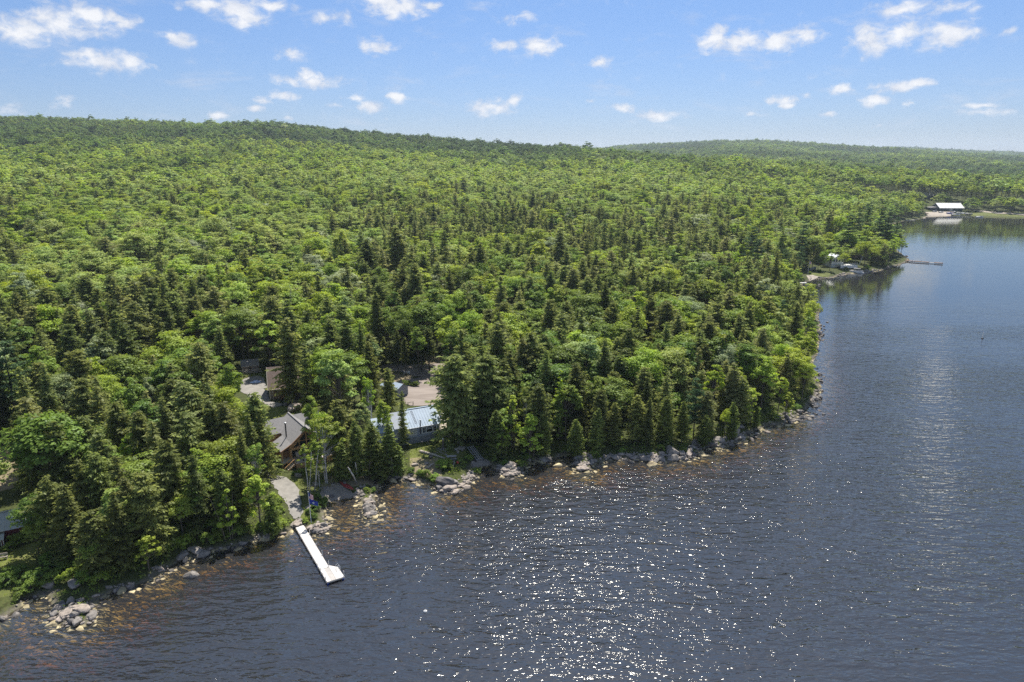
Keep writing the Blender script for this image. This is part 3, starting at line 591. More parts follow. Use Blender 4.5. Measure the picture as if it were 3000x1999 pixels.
# ------------------------------------------------------------------ trees
NOM = dict(spruce=16, stilted=16, cedar=11, pine=18, broadleaf=14, birch=13, sapling=9, larch=13, bush=2.2, dead=14)
CATN = dict(spruce=('spruce_tree','spruce tree'), stilted=('spruce_tree','spruce tree'), cedar=('cedar_tree','cedar tree'), pine=('pine_tree','pine tree'), broadleaf=('broadleaf_tree','broadleaf tree'),
            birch=('birch_tree','birch tree'), sapling=('young_maple_tree','maple tree'), larch=('larch_tree','larch tree'), bush=('bush','bush'), dead=('dead_tree','dead tree'))
placed = []   # x, y, radius
def put_tree(kind, X, Y, Ht, wf=1.0, tint=.5, label='', group=None, var=None, z=None):
    s = S_[kind][(var if var is not None else random.randrange(100)) % len(S_[kind])]; k = Ht/NOM[kind]
    z = gz(X, Y) if z is None else z
    nm, cat = CATN[kind]; t = thing(nm, label, cat, (X, Y, z-.05), random.uniform(0, 6.28), group); t.scale = (k*wf, k*wf, k)
    a = bpy.data.objects.new('trunk', s.trunk); C.objects.link(a); a.parent = t
    if kind != 'dead': b = bpy.data.objects.new('crown', s.crown); C.objects.link(b); b.parent = t; b['tint'] = float(tint)
    return t
TREES = [ # kind, top x, top y, height, width factor, tint, label
('pine',5,1000,20,1,.3,'tall dark pine with long bare trunk at the left edge'),
('spruce',-40,1030,18,1,.3,'dark spruce cut by the left edge behind the dry clearing'),
('spruce',118,1075,17,1,.3,'dark spruce behind the sage broadleaf tree near the left edge'),
('spruce',88,1255,13,1.1,.79,'olive spruce with layered boughs in front of the dry grass clearing'),
('spruce',40,1210,14,1,.3,'dark spruce on the edge of the dry grass clearing'),
('spruce',230,1105,16,1.1,.75,'olive spruce behind two brighter spruces on the left wooded bank'),
('spruce',283,1127,16,1.2,.75,'broad olive spruce in the middle of the left wooded bank'),
('spruce',245,1220,15,1.1,.65,'spruce in front of the broad olive spruce on the left bank'),
('spruce',291,1262,15,1.2,.7,'spruce with bleached twigs in the heart of the left bank'),
('spruce',402,1205,15,1,.6,'slim spruce left of the yellowish spruce pair on the left bank'),
('spruce',471,1165,16,1.1,.79,'yellowish olive spruce, left one of a pair above the left bank'),
('spruce',536,1200,15,1.1,.8,'yellowish olive spruce, right one of a pair above the left bank'),
('spruce',222,1347,13,1.1,.5,'dark green spruce behind the small twiggy apple tree'),
('spruce',413,1385,13,1.2,.65,'spruce with drooping boughs over the brush of the left shore'),
('spruce',340,1330,14,1.1,.45,'dark spruce hemmed in by others on the left bank'),
('spruce',130,1400,12,1.2,.5,'dark spruce right behind the red cabin roof'),
('spruce',180,1420,12,1.1,.45,'short dark spruce right of the red cabin'),
('spruce',480,1290,15,1.1,.5,'dark spruce left of the pale green ash by the left shore'),
('spruce',330,1440,12,1.1,.35,'dark spruce in shade behind the twiggy tree on the left shore'),
('spruce',250,1500,10,1.2,.4,'low dark spruce beside the brush above the left rocky spit'),
('spruce',560,1330,13,1,.4,'dark spruce behind the pale green ash'),
('broadleaf',268,1043,14,.9,.75,'yellow green broadleaf tree on the left slope'),
('broadleaf',300,1095,13,.8,.8,'yellow green broadleaf crown behind the left bank spruces'),
('broadleaf',172,1086,14,.9,.93,'sage green broadleaf tree beside the dark pine trunks'),
('broadleaf',432,1105,12,.7,.95,'small sage green broadleaf crown among the left bank spruces'),
('broadleaf',77,1437,10,.95,.4,'green maple hanging over the metal roof of the red cabin'),
('sapling',335,1480,9,1.2,.79,'sparse twiggy tree with yellowish leaves on the left shore'),
('sapling',420,1560,6,1.2,.7,'yellow green young tree rising from the brush on the left shore'),
('birch',578,1308,12,1,.72,'pale green ash with a thin grey trunk above the left shore'),
('sapling',657,1424,9,1.1,.78,'bright green maple nearest the two split boulders'),
('sapling',745,1379,10,1.15,.72,'bright green maple at the bend of the gravel path'),
('birch',740,1288,11,.8,.55,'white stemmed birch left of the gravel path'),
('cedar',690,1330,12,1.1,.5,'cedar behind the two bright maples by the path'),
('cedar',640,1370,11,1.1,.4,'dark cedar between the pale ash and the bright maple'),
('cedar',790,1450,7,1.2,.5,'low cedar left of the lower gravel path'),
('dead',557,1086,15,1,0,'grey dead spruce with broken twigs above the left bank'),
('broadleaf',665,1062,14,.85,.6,'broadleaf tree left of the small grey shed'),
('broadleaf',712,1175,11,.7,.65,'bright broadleaf tree between the left bank and the log cabin yard'),
('spruce',757,1195,14,.9,.6,'spruce left of the log cabin roof'),
('spruce',653,1178,15,1.1,.75,'tall olive spruce left of the gravel yard'),
('spruce',607,1174,15,1.1,.7,'olive spruce behind the pale ash'),
('spruce',500,1110,16,1.1,.35,'dark spruce left of the dead spruce'),
('spruce',700,1260,13,1,.55,'spruce left of the log cabin porch'),
('spruce',590,1000,17,1.1,.79,'olive spruce with grey twigs left of the shed'),
('spruce',833,929,20,1.25,.7,'big spruce rising over the brown garage'),
('spruce',788,865,19,1.1,.75,'tall spruce behind the big one over the brown garage'),
('spruce',887,993,17,.95,.6,'spruce right of the big one over the brown garage'),
('spruce',954,872,18,1.1,.7,'spruce standing in front of the sage broadleaf crowns'),
('spruce',1100,853,20,.85,.4,'narrow dark spruce left of the dirt lot'),
('spruce',1078,1000,15,.8,.55,'slim olive spruce left of the dirt lot'),
('spruce',1053,946,16,.8,.45,'dark spruce between the pale broadleaf and the slim olive spruce'),
('spruce',1130,1075,12,.8,.5,'slim spruce in front of the blue roofed shed'),
('spruce',1176,1145,12,.62,.8,'thin sparse spruce standing right before the blue cottage roof'),
('broadleaf',954,1002,16,1.15,.72,'big light green maple over the yard between cabin and cottage'),
('broadleaf',905,1040,12,.7,.79,'pale lower crown left of the big light green maple'),
('broadleaf',944,838,17,1,.78,'pale green broadleaf tree behind the two tall spruces'),
('broadleaf',1008,850,16,.95,.9,'sage broadleaf tree left of the narrow dark spruce'),
('broadleaf',1046,930,13,.8,.8,'light green broadleaf tree left of the slim spruces'),
('broadleaf',696,890,17,1.15,.4,'deep green broadleaf tree above the shed'),
('broadleaf',743,778,17,1,.65,'broadleaf tree behind the deep green one above the shed'),
('broadleaf',1238,868,18,1.15,.42,'deep green broadleaf tree behind the dirt lot'),
('broadleaf',1222,955,13,.8,.6,'lighter broadleaf crown in front of the dark spruces of the lot'),
('broadleaf',1170,900,16,.9,.38,'deep green broadleaf tree left of the one behind the lot'),
('stilted',1231,950,12.8,1.3,.25,'dark spruce with a bare lower trunk at the back of the dirt lot'),
('stilted',1255,960,11.8,1.2,.3,'dark spruce right of the bare trunk one at the back of the lot'),
('stilted',1185,985,10.8,.9,.35,'slender dark spruce left of those at the back of the lot'),
('stilted',1123,985,10,.9,.35,'slender spruce at the left back corner of the lot'),
('stilted',1161,965,11.8,.9,.35,'slender spruce between the others at the back of the lot'),
('broadleaf',1310,880,15,.9,.55,'broadleaf tree right of the dirt lot'),
('broadleaf',1320,960,14,.8,.4,'green broadleaf tree at the right edge of the dirt lot'),
('birch',1120,1170,10,1.0,.72,'bright birch left of the blue cottage roof'),
('birch',946,1212,13,1.25,.62,'white birch clump between the log cabin and the canoe beach'),
('birch',928,1318,7,.95,.66,'smaller birch leaning over the log cabin deck'),
('birch',1075,1093,13,.7,.72,'pointed light green tree between cabin and cottage'),
('broadleaf',1050,1180,12,.75,.9,'sage green tree behind the cedars of the middle point'),
('spruce',978,1169,14,.85,.75,'olive spruce between the log cabin and the cedars'),
('birch',955,1235,9,.8,.66,'birch crown over the right side of the log cabin'),
('cedar',997,1295,7.5,1.5,.65,'round cedar at the left of the middle clump'),
('cedar',1036,1235,11,1.15,.6,'tall cedar in the middle of the clump beside the cove'),
('cedar',1085,1240,10.5,1.25,.6,'tall cedar leaning over the dark cove'),
('cedar',1138,1237,10.5,1.25,.55,'dense cedar at the left end of the cottage'),
('cedar',1162,1300,5.8,1.4,.5,'short cedar just left of the cottage lawn'),
('cedar',1110,1315,6.2,1.7,.45,'low cedar overhanging the dark cove'),
('spruce',1341,1033,19,1.2,.75,'tall spruce standing between the picnic tables and the metal ramp'),
('spruce',1348,962,17,1,.6,'spruce right of the dirt lot behind the tallest one'),
('spruce',1422,1036,18,1.4,.72,'broad spruce right of the tallest one by the ramp'),
('spruce',1408,980,17,1,.45,'dark spruce behind the broad one near the ramp'),
('spruce',1471,1053,16,1,.5,'spruce right of the broad one near the ramp'),
('spruce',1495,1026,17,1.1,.4,'dark spruce behind the light maples'),
('spruce',1555,973,18,1.3,.6,'broad olive spruce above the light maples'),
('spruce',1600,1026,17,1.1,.6,'brownish spruce left of the green larch'),
('spruce',1580,1120,14,1,.3,'dark spruce just left of the green larch'),
('broadleaf',1478,912,16,1.25,.8,'large light green dome right of the centre'),
('broadleaf',1400,925,14,.8,.7,'light green crown left of the large dome'),
('broadleaf',1612,995,12,.7,.93,'small sage crown above the larch'),
('sapling',1502,1147,12,1.15,.78,'light maple on the bank right of the ramp'),
('birch',1541,1127,12,.9,.6,'green tree between the light maples'),
('sapling',1555,1207,10,1.25,.79,'yellowish maple with slim grey stems over the small cove'),
('sapling',1470,1215,9,1,.72,'light green maple left of the yellowish one'),
('cedar',1590,1215,9,1.2,.4,'dark cedar behind the yellowish maple'),
('cedar',1455,1200,10,1.1,.3,'dark cedar right of the metal ramp'),
('larch',1640,1083,15,1.15,.72,'slim bright green larch spire on the shore'),
('cedar',1690,1230,8,1.3,.5,'round cedar right of the bright larch'),
('spruce',1690,1065,15,1.1,.35,'dark spruce below the sage dome on the shore'),
('broadleaf',1719,978,17,1.1,.9,'big sage green dome overhanging dark spruces by the shore'),
('broadleaf',1853,884,16,1,.8,'yellow green crown at the left of the pale row'),
('broadleaf',1875,850,16,1,.78,'tall yellow green crown in the pale row'),
('broadleaf',1940,870,14,.8,.79,'pale crown in the middle of the pale row'),
('broadleaf',2005,873,15,1.05,.8,'yellow green dome at the right end of the pale row'),
('broadleaf',1755,929,13,.8,.95,'pale sage crown right of the big sage dome'),
('broadleaf',1820,925,15,1,.6,'green crown below the pale row'),
('broadleaf',1896,995,12,.9,.5,'green maple between dark spruces right of the sage dome'),
('broadleaf',2135,1003,14,.8,.96,'airy sage tree behind the bright shore maples'),
('broadleaf',2160,1070,11,.8,.7,'green crown below the airy sage tree'),
('broadleaf',2095,1067,13,.75,.74,'bright green tree right of the shore pine'),
('broadleaf',2130,1190,7,.7,.78,'small bright green crown at the foot of the shore pine'),
('broadleaf',2245,1040,13,1.05,.79,'bright yellow green maple, leftmost of the group at the shore bend'),
('broadleaf',2325,1015,12,1.15,.79,'widest bright yellow green maple at the bend of the shore'),
('broadleaf',2362,1055,10,.9,.79,'bright yellow green maple nearest the water at the bend'),
('broadleaf',2290,1105,9,1,.79,'low bright maple under the widest one at the bend'),
('sapling',2207,1127,9,1.2,.79,'young yellow green maple left of the bright ones at the bend'),
('broadleaf',2350,960,12,.8,.76,'light green tree above the bright maples at the bend'),
('birch',2275,952,11,.8,.8,'light green birch between the two dark shore pines'),
('pine',2044,1108,13,.85,.35,'dark blue green pine on the shore left of the bright maples'),
('pine',2297,876,15,.85,.3,'dark blue green pine near the right end of the shore'),
('pine',2335,930,12,.85,.45,'green pine behind the stones at the right end of the shore'),
('spruce',1705,903,16,1.1,.79,'brown olive spruce above the sage dome'),
('spruce',1780,905,15,1,.55,'dark spruce left of the pale row'),
('spruce',1849,930,14,1.1,.35,'dark spruce below the pale row'),
('spruce',1990,922,15,1,.8,'brown olive spruce below the pale row'),
('spruce',1954,944,16,1.1,.7,'olive spruce in front of the brown olive one'),
('spruce',2044,985,14,1,.45,'dark spruce right of the olive one mid slope'),
('spruce',1997,1015,14,1.1,.5,'olive spruce behind the shore cedars'),
('spruce',1885,1073,13,1,.79,'pale olive spruce above the round shore cedar'),
('spruce',2005,1045,14,1.1,.8,'olive spruce left of the shore pine'),
('spruce',2106,864,16,1.2,.79,'broad brown olive spruce right of the pale row'),
('spruce',2165,880,15,1,.7,'olive spruce right of the broad brown one'),
('spruce',2214,886,15,1,.6,'olive spruce left of the dark pine'),
('spruce',2180,960,14,1,.75,'brown spruce above the airy sage tree'),
('spruce',1815,1040,14,1,.25,'dark spruce under the green maple in the shade'),
('spruce',1954,1100,13,1.2,.79,'pale olive spruce behind the round shore cedar'),
('spruce',1800,1085,12,1,.5,'spruce left of the pale olive spruce on the shore'),
('cedar',1871,1157,10,1.3,.75,'big round cedar on the shore rocks'),
('cedar',1802,1180,9,1.3,.8,'round cedar left of the big round one on the shore'),
('cedar',1755,1195,9,1.2,.6,'cedar with olive sprays right of the sage dome'),
('cedar',1954,1160,10,1.1,.6,'slim cedar right of the big round one on the shore'),
('cedar',2005,1175,9,1.2,.4,'dark cedar left of the shore pine'),
('cedar',2150,1180,8,1.1,.3,'dark cedar under the sage tree near the bend'),
('cedar',2070,1215,7,1.2,.3,'low dark cedar right of the shore pine'),
('cedar',2220,1190,5,1.3,.3,'low dark cedar above the black shore rocks'),
('broadleaf',226,872,15,1.05,1.0,'silvery sage broadleaf tree on the left slope'),
('broadleaf',150,880,14,1.1,.5,'deep green dome left of the silvery tree'),
('broadleaf',305,880,13,.9,.55,'green dome right of the silvery tree'),
('dead',395,880,16,1,0,'bare grey dead spruce on the left slope'),
('dead',545,845,13,1,0,'white bare snag right of the bare grey spruce'),
('spruce',385,820,18,1.1,.8,'tall pale spruce beside the bare grey dead one'),
('spruce',40,915,16,1.1,.75,'tall olive spruce at the left edge'),
('broadleaf',480,895,13,.9,.9,'sage broadleaf tree right of the bare grey spruce'),
('dead',850,830,16,1,0,'bare white branched snag among the green crowns'),
('pine',2357,649,24,1,.8,'tall feathery pine above the point lawn'),
('pine',2306,728,17,1,.6,'pine left of the tall feathery one above the small flag'),
('pine',2207,665,24,1,.35,'dark twisted pine far up the shore'),
('pine',2225,700,21,.9,.4,'lower dark pine beside the twisted one'),
('pine',2350,720,15,.9,.5,'pine next to the small flagpole'),
('birch',2318,822,12,.9,.66,'light birch with a white stem at the right end of the shore'),
('birch',2362,840,10,.9,.72,'light birch nearest the water at the right end'),
('broadleaf',2372,900,10,.9,.76,'bright green tree beside the dark little dock'),
('pine',2492,629,25,1,.5,'pine at the left of the point row'),
('pine',2520,615,26,.9,.6,'second pine of the point row'),
('pine',2547,602,28,1,.45,'tallest pine of the point row'),
('pine',2584,612,27,.9,.4,'pine right of the tallest on the point'),
('pine',2608,612,27,.9,.35,'dark pine near the end of the point'),
('pine',2633,634,22,.7,.3,'thin leaning pine at the tip of the point'),
('broadleaf',2630,700,10,1,.5,'green tree at the tip of the point'),
('broadleaf',2605,690,12,1,.55,'green tree beside the tip of the point'),
('broadleaf',2575,705,11,.9,.72,'light green maple on the point'),
('broadleaf',2530,690,15,1,.6,'green maple right of the white house on the point'),
('broadleaf',2418,731,9,1,.68,'light maple left of the white house on the point'),
('broadleaf',2390,690,17,1,.5,'green maple behind the small lawn on the point'),
('broadleaf',2545,735,8,.9,.5,'low green maple behind the pontoon boat'),
('broadleaf',2595,740,8,.9,.4,'low dark maple on the bank of the point'),
]
RT = random.Random(5)
TREES += [('broadleaf',1120,1174,9.5,.72,.76,'bright yellow green crown just left of the cottage roof'),
('broadleaf',945,1198,11.5,.75,.70,'bright leafy crown beside the right wing of the log cabin'),('broadleaf',962,1262,8,.75,.66,'low bright crown right of the birch stems'),('broadleaf',905,1160,13,.7,.55,'green crown behind the right wing of the log cabin'),
('spruce',742,1150,16,1,.6,'olive spruce between the left bank and the gravel yard'),('spruce',722,1215,14,1,.7,'olive spruce left of the log cabin wing roof'),
('broadleaf',112,1490,8,.8,.5,'low green maple in front of the red cabin wall'),('broadleaf',640,1120,14,.9,.72,'light green broadleaf tree left of the gravel yard'),('broadleaf',380,1270,12,.7,.7,'small light crown among the left bank spruces'),
('broadleaf',520,1440,8,1,.6,'green broadleaf tree above the split boulders'),('broadleaf',260,1560,7,1,.55,'rounded green tree beside the brush of the left shore'),('broadleaf',2300,1000,12,.9,.72,'fresh green maple behind the widest bright one'),
('broadleaf',2225,1010,13,.8,.55,'green tree left of the bright bend maples'),('broadleaf',2380,960,10,.8,.74,'light green tree over the stones near the right end'),('sapling',2310,1140,7,1.3,.79,'low yellow green maple at the water by the bend')]
for i, (k, x, y, Ht, wf, tint, lab) in enumerate(TREES):
    g = G(x, y, Ht)
    if k in ('pine','spruce','broadleaf','birch','cedar') and g[1] > 330 and sdf(g[0], g[1])[0] < .5: pass
    r = {'spruce':2.6,'stilted':1.6,'cedar':2,'pine':2.6,'broadleaf':3.2,'birch':1.8,'sapling':1.8,'larch':1.4,'dead':1.2}[k]
    put_tree(k, g[0], g[1], Ht, wf, tint, lab, None, var=i); placed.append((g[0], g[1], r))
# slim white trunks leaning over the canoe beach
# ---- forest fill: jittered grid, kind and tint by stand; far ones also carry cloud shadow
VIEWKEEP = [ # x0, x1, y0, y1, distance of what must stay in view
 (740,905,1195,1405,118),(780,905,1385,1570,116),(895,1100,1370,1530,116),(1100,1215,1380,1430,112),(1165,1345,1185,1385,131),(1345,1450,1300,1380,118),
 (1180,1345,1062,1200,164),(772,880,1095,1195,149),(700,760,1050,1180,166),(0,60,1310,1440,125),(0,135,1470,1740,98),(1120,1190,1060,1120,170),
 (2355,2450,745,825,345),(2450,2480,745,790,352),(2480,2560,770,812,352),(2736,2820,590,640,756),(2698,2736,569,588,960),(2820,3000,610,640,700)]
STANDS = [ # px x, px y, radius in m, conifer share, tint shift
 (250,1100,45,.85,0),(400,950,55,.7,0),(100,960,50,.85,0),(300,720,80,.22,.16),(700,720,70,.35,.1),(120,700,60,.35,.12),(1000,640,90,.2,.16),
 (1250,560,110,.75,-.05),(1400,650,75,.85,0),(1250,740,50,.7,0),(1650,780,60,.85,0),(1900,760,70,.8,0),(1500,800,40,.8,0),(2050,700,80,.65,0),
 (1750,640,90,.7,0),(2150,840,35,.85,0),(1950,620,120,.5,0),(1500,560,120,.5,.05),(1300,500,160,.15,.2),(1700,520,160,.15,.15),(900,520,150,.15,.15),(500,560,120,.2,.12),(200,560,120,.25,.1),
 (2350,600,70,.45,0),(1750,1050,28,.75,0),(2000,980,25,.9,0),(1500,1000,30,.7,0),(550,1150,30,.85,0),(900,800,40,.4,0)]
SX = np.array([G(x, y, 12)[:2] for x, y, *_ in STANDS]); SRd = np.array([s[2] for s in STANDS]); SCn = np.array([s[3] for s in STANDS]); STn = np.array([s[4] for s in STANDS])
def fill():
    g = np.random.default_rng(21); out = []
    for r0, r1, s in ((70,260,4.9),(260,520,6.0),(520,900,6.8),(900,1900,8.8),(1900,3900,10.5),(3900,6900,15)):
        xm = r1*math.sin(rad(44)); xs = np.arange(-xm, xm, s); ys = np.arange(r0*.6, r1, s); X, Y = np.meshgrid(xs, ys); X = X.ravel(); Y = Y.ravel()
        R_ = np.hypot(X, Y); th = np.arctan2(X, Y); k = (R_ >= r0) & (R_ < r1) & (np.abs(th) < rad(43)); X, Y = X[k], Y[k]
        dr_ = g.random(len(X)) > .07; X, Y = X[dr_], Y[dr_]; X = X+g.uniform(-.55, .55, len(X))*s; Y = Y+g.uniform(-.55, .55, len(Y))*s; th = np.arctan2(X, Y)
        k = np.ones(len(X), bool)
        if r0 >= 1900: k = (th > .06) if r0 < 3900 else (th > .33)
        X, Y = X[k], Y[k]
        d = sdf(X, Y) if r0 < 900 else np.where((X > 900) & (Y < 700), -1., 500.)
        k = d > 2.2; X, Y, d = X[k], Y[k], d[k]
        if r0 < 1100:
            bad = np.zeros(len(X), bool)
            for p in CLEAR: bad |= inpoly(p, X, Y)
            X, Y, d = X[~bad], Y[~bad], d[~bad]
        out.append(np.stack([X, Y, d, np.full(len(X), s)], 1))
    A = np.vstack(out); X, Y, d = A[:,0], A[:,1], A[:,2]; r = np.hypot(X, Y); n = len(X)
    if True:
        near = r < 420; bad = np.zeros(n, bool)
        for (px, py, pr) in placed: bad |= near & ((X-px)**2+(Y-py)**2 < (pr)**2)
        for b in BLOCK: bad |= near & inpoly(b, X, Y)
        A = A[~bad]; X, Y, d = A[:,0], A[:,1], A[:,2]; r = np.hypot(X, Y); n = len(X)
    Z = height(X, Y, d)
    share = np.where(r < 240, .43, .13)+vnoise(X, Y, 70)*1.0+vnoise(X, Y, 28)*.45; shift = vnoise(X, Y, 120)*.4+vnoise(X, Y, 31)*.4
    far = sm(700, 1300, r); share = share*(1-far)+far*(.16+vnoise(X, Y, 170)*1.1+vnoise(X, Y, 400)*.7)  # far conifer patches also stand for cloud shadow
    for i in range(len(SX)):
        w = 1-sm(.65, 1.15, np.hypot(X-SX[i,0], Y-SX[i,1])/SRd[i]); share = share*(1-w)+w*(SCn[i]*.88-.04+vnoise(X, Y, 24)*.8); shift = shift*(1-w)+w*(STn[i]+vnoise(X, Y, 35)*.2)
    con = g.random(n) < share
    Ht = np.where(con, g.uniform(9.5, 18, n), g.uniform(9.5, 16.5, n))*(1+vnoise(X, Y, 24)*.3)*np.where(g.random(n) < .04, 1.3, 1)*np.where(d < 12, .8, 1)*np.where(r > 900, A[:,3]/6.6, 1)**.55
    far2 = sm(600, 1500, r); tb = np.clip(.60+.15*sm(190, 300, r)-.42*far2+shift*(1-.4*far2)+vnoise(X, Y, 330)*.6*far2+vnoise(X*.35, Y, 120)*.5*far2+g.normal(0, .15, n)*(1-.3*far2), .02, .86); sage = g.random(n) < np.where(r < 500, .045, .008); tb = np.where(sage, g.uniform(.9, 1, n), tb)  # far dark bands: cloud shadow put into the leaf tint
    tcn = np.clip(.66+shift*.3+g.normal(0, .2, n), .0, .98)
    tcn = np.where(r > 600, tcn*.7, tcn)
    tint = np.where(con, tcn, tb)
    # keep what the photograph shows in the open clear of crowns
    keep = np.ones(n, bool); w = Y*CP-(Z-H_CAM)*SP; sx = 1500+FPX*X/w; top = 999.5-FPX*(Y*SP+(Z+Ht-H_CAM)*CP)/(Y*CP-(Z+Ht-H_CAM)*SP); bot = 999.5-FPX*(Y*SP+(Z-H_CAM)*CP)/w
    hw = 2.2*FPX/w
    for x0, x1, y0, y1, dist in VIEWKEEP: keep &= ~((sx+hw > x0) & (sx-hw < x1) & (bot > y0) & (top < y1) & (Y < dist+1.0))
    vis = keep & (sx > -260) & (sx < 3260) & (bot > 150)
    # hills hide what stands behind them: drop trees well below the running skyline
    o = vis
    return X[o], Y[o], Z[o], Ht[o], con[o], tint[o], r[o], sx[o], top[o]
# ------------------------------------------------------------------ buildings
class Frame:
    """local frame of a building: x along its front, y to the back, z up from its origin"""
    def __init__(s, x, y, z, ang): s.o = (x, y, z); s.a = ang; s.c, s.s = math.cos(ang), math.sin(ang)
    def w(s, x, y, z=0): return (s.o[0]+x*s.c-y*s.s, s.o[1]+x*s.s+y*s.c, s.o[2]+z)
    def block(s, x0, x1, y0, y1): return np.array([s.w(x0, y0)[:2], s.w(x1, y0)[:2], s.w(x1, y1)[:2], s.w(x0, y1)[:2]])
M['shingle'] = mat('grey_asphalt_shingles', (.215,.205,.20), .95, .2, 3.2, .4)
M['shingle_brown'] = mat('brown_asphalt_shingles', (.17,.125,.105), .95, .25, 3, .4)
M['log'] = mat('honey_stained_wood', (.58,.335,.155), .7, .3, 2.5, .3, stretch=(.4,.4,4))
M['log_dark'] = mat('dark_stained_wood', (.30,.16,.08), .75, .35, 2.5, .3, stretch=(.4,.4,4))
M['deck'] = mat('weathered_deck_boards', (.40,.36,.31), .85, .25, 3, .3, stretch=(.4,4,1))
M['glass'] = mat('dark_window_glass', (.018,.022,.026), .06, .2, 1, 0)
M['glass_pale'] = mat('curtained_window_glass', (.42,.42,.38), .15, .35, 2.2, 0)  # pale curtain colour, no glow
M['white'] = mat('white_painted_trim', (.62,.61,.585), .55, .06, 2, .05)
M['blue_roof'] = mat('pale_blue_metal_roof', (.31,.375,.45), .6, .08, .7, 0, metal=.0, spec=.15)
M['grey_siding'] = mat('blue_grey_siding', (.27,.295,.34), .8, .1, 2, .1)
M['skirt'] = mat('faded_grey_skirting', (.22,.225,.235), .9, .2, 2, .2)
M['taupe'] = mat('taupe_siding', (.265,.215,.19), .85, .12, 2, .15)
M['taupe_dark'] = mat('brown_stair_wood', (.20,.135,.10), .85, .2, 2, .2)
M['cream'] = mat('cream_trim', (.66,.60,.50), .7, .08, 2, .1)
M['black_metal'] = mat('black_stove_pipe', (.05,.05,.055), .5, .2, 2, 0, metal=.3)
M['steel'] = mat('galvanised_steel', (.50,.51,.52), .45, .15, 3, .1, metal=.6)
M['tire'] = mat('black_rubber', (.02,.02,.02), .8, .1, 4, .2)
M['grey_wood'] = mat('weathered_grey_wood', (.30,.285,.265), .9, .25, 4, .3, stretch=(.4,4,1))
M['tan_wood'] = mat('sun_bleached_timber', (.42,.36,.30), .9, .25, 3, .3)
M['red_wall'] = mat('dark_red_siding', (.15,.03,.03), .8, .2, 2, .1)
M['green_metal'] = mat('pale_grey_green_metal_roof', (.34,.365,.36), .55, .1, 1, 0, spec=.2)
M['canoe_red'] = mat('faded_red_canoe_hull', (.33,.045,.045), .5, .25, 2, .1, col2=(.22,.03,.035))
M['pole_white'] = mat('white_pole_paint', (.75,.75,.74), .4, .05, 2, 0)
M['blue_plastic'] = mat('blue_plastic', (.03,.08,.38), .4, .1, 2, 0)
M['rope_grey'] = mat('grey_aluminium', (.55,.55,.56), .4, .1, 2, 0, metal=.5)
M['red_plastic'] = mat('red_plastic', (.55,.03,.03), .4, .1, 2, 0)
M['dock_white'] = mat('white_dock_decking', (.52,.495,.46), .85, .1, 1.2, .15, stretch=(4,.5,1), col2=(.45,.425,.39))
M['dock_grey'] = mat('worn_dock_mat', (.38,.355,.325), .9, .15, 1.5, .2)
def window(parent, cx, cz, w, h, y, cols=2, rows=1, glass='glass', fr=.09, name='window', face=-1, trim='white'):
    """a framed window on a wall in the plane y; frame ring, panes and bars with depth"""
    f = MB(); b = y+face*.04
    for dx, dz, sx, sz in ((0, h/2, w+fr, fr), (0, -h/2, w+fr, fr)): f.box(cx+dx, b, cz+dz, sx, .1, sz)
    for dx in (-w/2, w/2): f.box(cx+dx, b, cz, fr, .098, h-fr)
    o = f.build(name, M[trim], parent)
    pw = (w-fr)/cols; ph = (h-fr)/rows
    for i in range(cols):
        for j in range(rows): part('pane', M[glass], o, cx-(w-fr)/2+pw*(i+.5), y+face*.012, cz-(h-fr)/2+ph*(j+.5), pw-.03, .02, ph-.03)
    bars = MB()
    for i in range(1, cols): bars.box(cx-(w-fr)/2+pw*i, b+.01*-face, cz, .045, .06, h-fr)
    for j in range(1, rows): bars.box(cx, b+.014*-face, cz-(h-fr)/2+ph*j, w-fr, .05, .045)
    if bars.v: bars.build('bar', M[trim], o)
    return o

